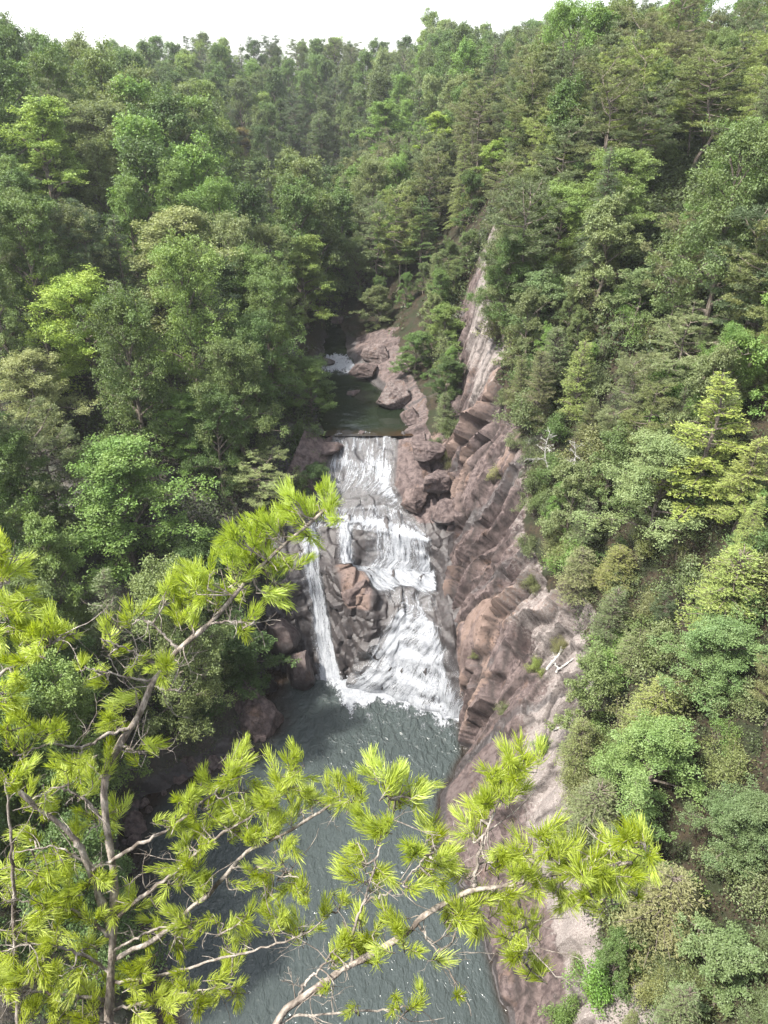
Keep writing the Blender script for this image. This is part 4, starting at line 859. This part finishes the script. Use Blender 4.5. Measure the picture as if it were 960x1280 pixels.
for px, py, kind, s, c, lab in [
    (676, 938, 'shrub0', .75, (.10, .16, .025), 'bright green round shrub on the pale rock above the pine tip'),
    (706, 938, 'shrub2', .55, (.08, .10, .045), 'small dull shrub beside the bright green one on the pale rock'),
    (668, 838, 'shrub1', .75, (.12, .15, .03), 'yellow-green tuft on a rock shelf under the fallen logs'),
    (700, 815, 'shrub1', .8, (.10, .10, .04), 'olive tuft on the rock between the fallen logs'),
    (560, 582, 'shrub1', 1.0, (.085, .085, .035), 'brownish bush on the slab right of the cascade'),
    (618, 600, 'shrub2', .85, (.16, .16, .135), 'grey shrub on the face of the cliff'),
    (655, 640, 'shrub2', 1.0, (.09, .11, .06), 'grey-green shrub on the edge of the cliff above the tan slabs'),
    (660, 690, 'shrub0', .9, (.085, .105, .05), 'dull green bush over the tan slabs'),
    (592, 822, 'shrub2', .45, (.10, .11, .04), 'little olive shrub in a crack of the cliff beside the fan'),
    (628, 892, 'shrub2', .7, (.085, .10, .045), 'scraggy olive shrub low on the cliff above the pool'),
    (742, 1240, 'shrub0', 1.25, (.085, .16, .025), 'dense vivid green bush near the bottom right corner'),
    (705, 1278, 'shrub0', .9, (.08, .13, .03), 'dark green bush at the bottom edge below the vivid one'),
    (820, 1250, 'shrub1', 1.2, (.12, .13, .045), 'olive bush right of the vivid green one'),
    (382, 560, 'shrub0', 1.6, (.055, .085, .026), 'dark leafy shrub on the left bank beside the upper pool lip'),
    (392, 590, 'shrub2', 1.3, (.06, .085, .03), 'dark shrub on the left edge of the sliding cascade'),
    (372, 615, 'shrub0', 1.5, (.065, .10, .03), 'green shrub left of the lip above the narrow waterfall'),
    (679, 642, 'shrub0', 1.2, (.075, .10, .04), 'green bush on the cliff top behind the grey-green edge shrub'),
    (688, 668, 'shrub2', 1.3, (.085, .10, .05), 'grey-green bush over the cliff top above the tan slabs'),
    (694, 690, 'shrub1', 1.2, (.09, .10, .042), 'olive bush on the cliff top left of the grey olive cedar'),
    (672, 615, 'shrub0', 1.2, (.07, .095, .038), 'dark green bush on the cliff top under the bare grey tree'),
    (676, 592, 'shrub1', 1.2, (.085, .10, .04), 'olive green bush at the foot of the bare grey tree'),
    (660, 575, 'shrub2', 1.0, (.08, .10, .045), 'small dull bush on the cliff edge left of the bare grey tree'),
    (748, 1045, 'shrub2', 1.3, (.07, .085, .045), 'grey-green bush overhanging the pale rock below the grey-green cedar'),
    (772, 1125, 'shrub1', 1.4, (.095, .10, .04), 'olive bush at the rock edge right of the pine tip'),
    (735, 905, 'shrub2', 1.1, (.09, .105, .05), 'dull bush at the upper edge of the pale rock'),
    (745, 955, 'shrub0', 1.0, (.08, .105, .045), 'green bush at the edge of the pale rock beside the cedar'),
    (800, 1185, 'shrub2', 1.5, (.09, .10, .05), 'greyish bush above the vivid green one'),
    (720, 1215, 'shrub2', .7, (.1, .12, .05), 'thin bush on the rock above the vivid green one'),
    (665, 735, 'shrub1', .9, (.09, .10, .04), 'olive shrub hanging over the cliff lip by the dark streak'),
    (640, 560, 'shrub2', .9, (.10, .125, .06), 'grey-green shrub at the top edge of the upper slab'),
    (628, 505, 'shrub0', .8, (.08, .105, .045), 'green shrub on the cliff edge under the dead trees'),
    (545, 565, 'shrub0', .9, (.055, .085, .03), 'dark bush in the gap behind the brown slab'),
    (345, 735, 'shrub0', 1.5, (.045, .075, .022), 'dark shrub overhanging the left of the narrow waterfall'),
    (300, 850, 'shrub0', 1.6, (.05, .08, .024), 'dark shrub leaning over the big boulder'),
    (215, 905, 'shrub0', 1.7, (.05, .085, .025), 'dark leafy shrub on the left shore over the rocks'),
    (260, 900, 'shrub0', 1.4, (.055, .09, .027), 'green shrub on the left shore behind the big boulder')]:
    p = surf(px, py); plant(kind, tuple(p - [0, 0, .15]), s, px * .1, c, lab)
def log(px0, py0, px1, py1, r, label, seed):
    rg = np.random.default_rng(seed); a, b_ = surf(px0, py0) + [0, -.1, .3], surf(px1, py1) + [0, -.1, .35]; g = Geo()
    P = np.stack([a + (b_ - a) * t for t in np.linspace(0, 1, 8)]) + rg.normal(0, .04, (8, 3)); tube(g, P, np.linspace(r, r * .55, 8), 7)
    for k in range(3):
        q = P[rg.integers(2, 7)]; e = q + rg.normal(0, .35, 3); tube(g, [q, (q + e) / 2, e], [r * .35, r * .25, r * .12], 4)
    tag(link('fallen_log', geo_mesh('fallen_log', g, [M['bark_dead']])), label, 'log')
log(683, 840, 702, 815, .16, 'grey broken log end lying on the rock shelf', 1)
log(694, 842, 716, 826, .12, 'pale fallen log lying across the rock shelf, right of the broken one', 2)
log(688, 828, 697, 838, .13, 'short pale stump piece between the two fallen logs', 3)
log(690, 915, 722, 906, .09, 'thin dead branch lying on the pale rock above the bright shrub', 4)

# ------------------------------------------------------------------ the near pines
NG = np.random.default_rng(5)
def needles(g, base, axis, ln, n, nl, v):
    """one bottle-brush shoot: n needles along its outer part, in two bent pieces each"""
    axis = unit(axis); t = NG.random(n) ** .8; P = base + axis * (ln * (.12 + .88 * t))[:, None]
    r = rnd_unit(NG, n); r = unit(r - (r @ axis)[:, None] * axis); a = R(58) - R(34) * t + NG.normal(0, R(9), n)
    d = axis * np.cos(a)[:, None] + r * np.sin(a)[:, None]; L = nl * NG.uniform(.75, 1.15, n)
    S = unit(np.cross(d, rnd_unit(NG, n))); w_ = NG.uniform(.0009, .0014, n)[:, None]
    m = P + d * (L * .5)[:, None] + r * .002; e = P + (d * .93 + axis * .22 + np.array([0, 0, .06])) * L[:, None]
    V = np.stack([P - S * w_ * .7, P + S * w_ * .7, m + S * w_, m - S * w_, e + S * w_ * .35, e - S * w_ * .35], 1)
    i = np.arange(n)[:, None] * 6; F = np.concatenate([i + [0, 1, 2, 3], i + [3, 2, 4, 5]])
    vv = np.clip(v + NG.normal(0, .12, n), 0, 1); vv = np.stack([vv - .12, vv - .12, vv, vv, vv + .14, vv + .14], 1)
    g.add(V.reshape(-1, 3), F, np.clip(vv.ravel(), 0, 1))
def crooked(g, a, d, ln, r, depth=2, v=.5):
    n = 6; P = [np.array(a)]; d = unit(np.array(d))
    for k in range(n): d = unit(d + NG.normal(0, .22, 3) + [0, 0, .03]); P.append(P[-1] + d * ln / n)
    P = np.array(P); tube(g, P, np.linspace(r, r * .35, n + 1), 4, v)
    if depth:
        for k in range(NG.integers(1, 4)):
            i = NG.integers(1, n); crooked(g, P[i], d + NG.normal(0, .8, 3), ln * NG.uniform(.3, .6), r * .55, depth - 1, v)
def near_pine(label, loc, trunk_pts, trunk_r, branches, clusters, nleaf):
    root = empty('pine_tree', loc); root['label'] = label; root['category'] = 'pine'; loc = np.array(loc)
    pix = lambda L_: np.array([at_d(*q) for q in L_]) - loc
    tp = spline(np.concatenate([[[0, 0, -.3]], pix(trunk_pts)]), 60); g = Geo(); tube(g, tp, np.interp(np.linspace(0, 1, 60), [0, .15, 1], [trunk_r * 1.3, trunk_r, .005]) * (1 + .12 * NG.normal(size=60)), 8)
    sk = [(tp, None)]; B = []
    for pts, r0 in branches:
        P = spline(pix(pts), 30); P = P + NG.normal(0, .003, P.shape); B.append([P, Geo(), Geo(), r0])
        tube(B[-1][1], P, np.linspace(r0, max(.0022, r0 * .3), 30) * (1 + .1 * NG.normal(size=30)), 6)
    own = [tp] + [b[0] for b in B]; TG, TNG = g, Geo()
    allP = np.concatenate(own); who = np.concatenate([np.full(len(P), i) for i, P in enumerate(own)])
    sx, sy, sf = project(allP + loc)
    for c in clusters:
        if c[0] < 300 and c[1] > 890 and NG.random() < .28: continue
        px, py, rad, n = c[:4]; k = int(np.argmin((sx - px) ** 2 + (sy - py) ** 2 + NG.random(len(sx)) * 30)); i = who[k]; near = allP[k]
        d = sf[k] + NG.normal(0, .07); cen = at_d(px, py, d) - loc; rr_ = rad * d / FPX; wood, leaf_ = (TG, TNG) if i == 0 else (B[i - 1][1], B[i - 1][2])
        st = near; mid = (st + cen) / 2 + NG.normal(0, .012, 3) - [0, 0, .015]; tw = spline([st, mid, cen], 7); L_ = np.linalg.norm(cen - st)
        tube(wood, tw, np.linspace(.0045, .002, 7), 5, .5)
        fwd = unit(cen - st) if L_ > .03 else unit(NG.normal(0, .5, 3) + [0, 0, .5])
        for s_ in range(n + (n > 2)):
            ax = unit(fwd * .75 + NG.normal(0, .55, 3) + np.array([0, 0, .38])); l2 = NG.uniform(.7, 1.25) * rr_ * 1.0 + .03
            b0_ = cen + NG.normal(0, .30 * rr_, 3) - ax * l2 * .45; e_ = b0_ + ax * l2; tube(wood, [tw[NG.integers(3, 6)], b0_, e_], [.0022, .002, .0012], 4, .5)
            needles(leaf_, b0_, ax, l2, int(nleaf * (.6 + l2 / .14 * .5)), NG.uniform(.033, .047), .5 + NG.normal(0, .2))
    for i, P in enumerate(own):                       # bare pale twigs
        wood = TG if i == 0 else B[i - 1][1]
        for k in range(11 if i == 0 else 6):
            j = NG.integers(5, len(P) - 3); crooked(wood, P[j], NG.normal(0, 1, 3) + [0, 0, .25], NG.uniform(.06, .26), NG.uniform(.0016, .003), 2)
    link('trunk', geo_mesh('pine_trunk', g, [M['bark_near']], True), root)
    if TNG.n: link('needles', geo_mesh('pine_needles', TNG, [M['pine_needle']]), root, PINEC)
    for P, gw, gn, r0 in B:
        b_ = link('branch', geo_mesh('pine_branch', gw, [M['twig_near']], True), root)
        if gn.n: link('needles', geo_mesh('pine_needles', gn, [M['pine_needle']]), b_, PINEC)
    return root
PINEC = (.33, .40, .045)
T1 = [(150, 1420, 3.2), (137, 1300, 3.05), (138, 1230, 3.0), (143, 1110, 2.95), (133, 1030, 2.9), (131, 977, 2.87), (150, 930, 2.85), (172, 897, 2.83), (190, 855, 2.8), (203, 838, 2.8), (223, 812, 2.78), (261, 780, 2.75), (288, 750, 2.72), (312, 722, 2.7), (345, 690, 2.67), (380, 660, 2.65), (408, 636, 2.63)]
B1 = [
 ([(138, 1165, 2.97), (125, 1120, 2.92), (102, 1062, 2.85), (85, 1040, 2.82), (30, 995, 2.72), (-5, 962, 2.66), (-60, 905, 2.58)], .017),
 ([(-60, 905, 2.58), (-20, 865, 2.5), (10, 835, 2.46), (50, 812, 2.42), (92, 792, 2.4)], .008),
 ([(-60, 905, 2.58), (-40, 830, 2.5), (-12, 770, 2.45), (4, 720, 2.42), (10, 690, 2.4)], .008),
 ([(140, 1200, 3.0), (190, 1175, 2.95), (247, 1129, 2.9), (291, 1084, 2.86), (312, 1064, 2.84), (339, 1051, 2.82), (389, 1022, 2.78), (422, 1004, 2.75), (455, 1000, 2.73)], .011),
 ([(291, 1084, 2.86), (330, 1085, 2.82), (360, 1092, 2.8), (385, 1105, 2.78)], .005),
 ([(140, 1228, 3.0), (190, 1222, 2.97), (244, 1206, 2.93), (294, 1194, 2.9), (339, 1182, 2.86), (386, 1164, 2.83), (416, 1140, 2.8)], .007),
 ([(223, 812, 2.78), (205, 795, 2.77), (180, 775, 2.75), (155, 785, 2.74), (138, 795, 2.73)], .006),
 ([(203, 838, 2.8), (180, 822, 2.78), (150, 808, 2.77), (125, 798, 2.75)], .005),
 ([(193, 852, 2.8), (165, 848, 2.78), (130, 840, 2.76), (105, 833, 2.75)], .005),
 ([(190, 855, 2.8), (205, 862, 2.79), (222, 862, 2.78), (232, 850, 2.77)], .005),
 ([(261, 780, 2.75), (280, 777, 2.72), (300, 778, 2.71), (312, 782, 2.7)], .005),
 ([(165, 908, 2.84), (135, 918, 2.8), (100, 935, 2.76), (60, 930, 2.72), (20, 945, 2.7)], .008),
 ([(150, 930, 2.85), (175, 940, 2.83), (195, 930, 2.8)], .005),
 ([(133, 1030, 2.9), (105, 1000, 2.85), (70, 985, 2.8), (40, 1000, 2.78)], .007),
 ([(133, 1080, 2.93), (165, 1060, 2.88), (205, 1040, 2.85), (250, 1005, 2.82), (285, 975, 2.8), (310, 955, 2.78)], .008),
 ([(140, 1150, 2.96), (180, 1120, 2.9), (225, 1085, 2.86), (265, 1050, 2.83), (320, 1015, 2.8), (360, 985, 2.78)], .009),
 ([(138, 1170, 2.97), (95, 1140, 2.9), (50, 1130, 2.85), (5, 1125, 2.8)], .008),
 ([(139, 1215, 3.0), (95, 1190, 2.92), (45, 1180, 2.86), (0, 1190, 2.82)], .008),
 ([(138, 1250, 3.02), (90, 1245, 2.95), (40, 1240, 2.9), (-10, 1245, 2.86)], .008),
 ([(138, 1262, 3.02), (190, 1250, 2.97), (240, 1240, 2.92), (290, 1235, 2.88)], .007),
 ([(142, 1100, 2.95), (110, 1080, 2.88), (70, 1060, 2.83), (20, 1065, 2.8)], .007),
 ([(140, 1190, 2.98), (185, 1165, 2.94), (225, 1160, 2.9), (275, 1170, 2.87)], .006),
 ([(25, 1300, 2.9), (18, 1200, 2.87), (16, 1100, 2.83), (12, 1020, 2.8), (4, 965, 2.78)], .010),
]
C1 = [(408,632,24,3),(418,650,16,2),(372,640,26,4),(345,655,28,4),(385,668,24,3),(318,680,30,5),(298,668,20,3),(335,702,32,5),(360,700,22,3),(352,735,20,3),(335,742,16,2),(288,712,28,4),(265,730,28,4),(240,728,26,4),(214,738,20,3),(228,755,20,3),(268,752,26,3),(238,778,24,3),(300,738,24,3),(392,640,22,3),(310,705,28,4),(330,660,24,3),(405,615,14,2),(365,625,16,2),
 (158,775,16,2),(175,768,14,2),(138,790,14,2),(128,800,12,1),(142,812,14,2),(107,832,10,1),(120,842,9,1),(132,850,10,1),(205,838,20,4),(170,828,16,2),(316,772,12,1),(308,790,14,2),(318,765,10,1),
 (5,690,30,4),(12,720,26,4),(22,750,22,3),(2,755,26,4),(28,765,18,2),(12,790,26,4),(30,800,26,4),(60,795,26,4),(85,790,22,3),(45,815,24,3),(15,832,24,3),(5,865,20,3),(8,880,16,2),
 (160,880,20,3),(145,905,26,4),(120,915,30,4),(100,945,34,5),(65,915,28,4),(30,925,28,4),(10,905,24,3),(50,955,30,4),(85,975,30,4),(15,970,26,4),(188,928,18,2),(175,940,18,2),(110,985,28,4),(60,1000,30,4),(30,1005,26,3),(135,965,20,3),(150,985,14,2),
 (40,1045,26,3),(75,1070,26,4),(110,1035,26,4),(140,1015,20,3),(130,1060,26,4),(165,1055,24,3),(190,1045,24,3),(15,1080,26,4),(50,1095,28,4),(90,1105,26,4),(120,1095,26,3),(215,1030,26,4),(205,1060,26,4),(235,1055,26,4),
 (240,1000,26,4),(255,980,22,3),(262,1012,26,4),(290,970,26,4),(302,948,20,3),(315,985,28,4),(280,1000,28,4),(300,1020,28,4),(335,1005,28,4),(350,980,26,4),(368,955,20,3),(375,985,26,4),(345,1030,26,4),(320,1045,26,4),(375,1010,26,3),(400,1000,24,3),(425,990,22,3),(445,990,20,3),(440,1008,18,2),(262,1045,28,4),(235,1085,28,4),(280,1065,26,4),(255,1105,26,4),(295,1045,26,4),
 (330,1090,20,3),(355,1100,22,3),(380,1115,20,3),(350,1070,18,2),(365,1060,20,2),(340,1120,18,2),(300,1110,20,2),(310,1140,20,2),
 (350,1150,20,3),(370,1160,22,3),(340,1165,20,2),(405,1145,18,2),(425,1130,16,2),(305,1175,20,2),(275,1160,22,3),(240,1150,26,3),(205,1130,26,4),(180,1100,26,4),(165,1130,24,3),(210,1100,26,4),(195,1165,24,3),(225,1180,24,3),
 (20,1120,28,4),(55,1135,28,4),(95,1140,28,4),(120,1150,26,3),(30,1165,28,4),(70,1175,28,4),(105,1185,28,4),(15,1200,28,4),(50,1205,28,4),(85,1215,28,4),(120,1215,26,3),(160,1190,26,3),(175,1215,26,3),(20,1240,28,4),(60,1245,28,4),(95,1250,28,4),(130,1245,24,3),(165,1240,26,3),(200,1240,26,4),(235,1235,24,3),(275,1225,22,3),(290,1245,22,3),(255,1255,22,3),(30,1270,26,4),(75,1275,26,4),(115,1272,26,3),(175,1268,26,3),(215,1265,24,3),(290,1205,20,2)]
near_pine('near pine with a leaning twisted stem and bright needles filling the lower left', (-1.25, 1.15, 55.2), T1, .018, B1, C1, 95)
T2 = [(300, 1420, 2.55), (345, 1283, 2.42), (374, 1250, 2.4), (404, 1230, 2.38), (428, 1212, 2.37), (455, 1198, 2.36), (509, 1166, 2.34), (527, 1147, 2.33), (565, 1124, 2.32), (594, 1112, 2.3), (632, 1107, 2.28), (690, 1093, 2.25), (740, 1085, 2.22), (790, 1078, 2.2)]
B2 = [
 ([(592, 1113, 2.3), (594, 1099, 2.3), (600, 1062, 2.29), (607, 1040, 2.28), (622, 1000, 2.27), (640, 962, 2.26)], .007),
 ([(438, 1207, 2.37), (444, 1155, 2.36), (457, 1123, 2.36), (472, 1072, 2.35), (477, 1042, 2.35), (488, 1000, 2.34)], .006),
 ([(455, 1126, 2.36), (490, 1113, 2.35), (520, 1085, 2.34), (540, 1062, 2.33)], .004),
 ([(640, 1106, 2.28), (645, 1120, 2.28), (655, 1145, 2.28), (660, 1175, 2.28), (658, 1205, 2.28)], .005),
 ([(660, 1100, 2.27), (672, 1075, 2.26), (680, 1055, 2.26)], .004),
 ([(700, 1092, 2.25), (730, 1075, 2.24), (770, 1058, 2.22), (805, 1050, 2.2)], .005),
 ([(700, 1092, 2.25), (735, 1100, 2.24), (770, 1110, 2.23), (795, 1118, 2.22)], .005),
 ([(345, 1281, 2.42), (368, 1271, 2.42), (440, 1265, 2.4), (499, 1262, 2.38), (527, 1257, 2.37)], .005),
 ([(370, 1252, 2.4), (385, 1225, 2.4), (400, 1210, 2.39), (425, 1180, 2.38)], .006),
 ([(520, 1152, 2.33), (540, 1180, 2.33), (560, 1210, 2.33), (572, 1240, 2.33)], .0035),
]
C2 = [(640,960,26,4),(655,950,22,3),(625,975,22,3),(640,985,20,3),(612,1005,22,3),(600,1025,22,3),(625,1000,18,2),(585,1040,18,2),
 (490,975,26,4),(510,985,24,3),(475,965,20,3),(500,1005,24,3),(470,1040,20,3),(460,1025,16,2),(485,1030,20,2),(450,1075,20,3),(440,1090,18,2),(470,1090,18,2),(520,1000,16,2),(465,1110,14,2),
 (520,1060,22,3),(540,1050,22,3),(530,1085,20,3),(552,1075,20,3),(510,1110,16,2),(558,1058,18,2),(545,1100,16,2),(575,1090,16,2),
 (430,1185,22,3),(445,1170,22,3),(415,1200,18,2),(470,1175,22,3),(490,1155,20,3),(460,1195,18,2),(505,1180,18,2),(450,1150,16,2),(480,1195,16,2),
 (560,1140,20,3),(580,1150,20,3),(595,1135,20,3),(615,1125,18,2),(570,1165,18,2),(600,1160,14,2),
 (630,1075,22,3),(650,1060,22,3),(615,1085,18,2),(655,1085,22,3),(680,1045,22,3),(690,1065,22,3),(668,1100,18,2),(640,1120,18,2),
 (700,1090,22,3),(715,1070,24,4),(730,1090,24,4),(745,1070,24,4),(760,1090,24,4),(775,1065,24,4),(790,1085,24,4),(805,1060,20,3),(808,1045,18,2),(785,1050,20,3),(800,1100,18,3),(795,1118,16,2),(770,1110,20,3),(740,1110,22,3),(720,1125,20,3),(700,1115,20,3),(750,1125,16,2),(815,1075,14,2),
 (650,1145,18,2),(665,1160,18,2),(655,1185,20,3),(665,1210,18,3),(645,1195,16,2),(640,1165,14,2),
 (525,1255,18,2),(495,1255,16,2),(440,1262,14,1),(575,1248,14,1),(545,1195,12,1),(405,1235,12,1)]
near_pine('slender near pine bough reaching out over the pool from the bottom edge', (-.12, .95, 55.2), T2, .013, B2, C2, 95)
tip = [(640, 1320, 2.1), (636, 1290, 2.1), (632, 1272, 2.1)]
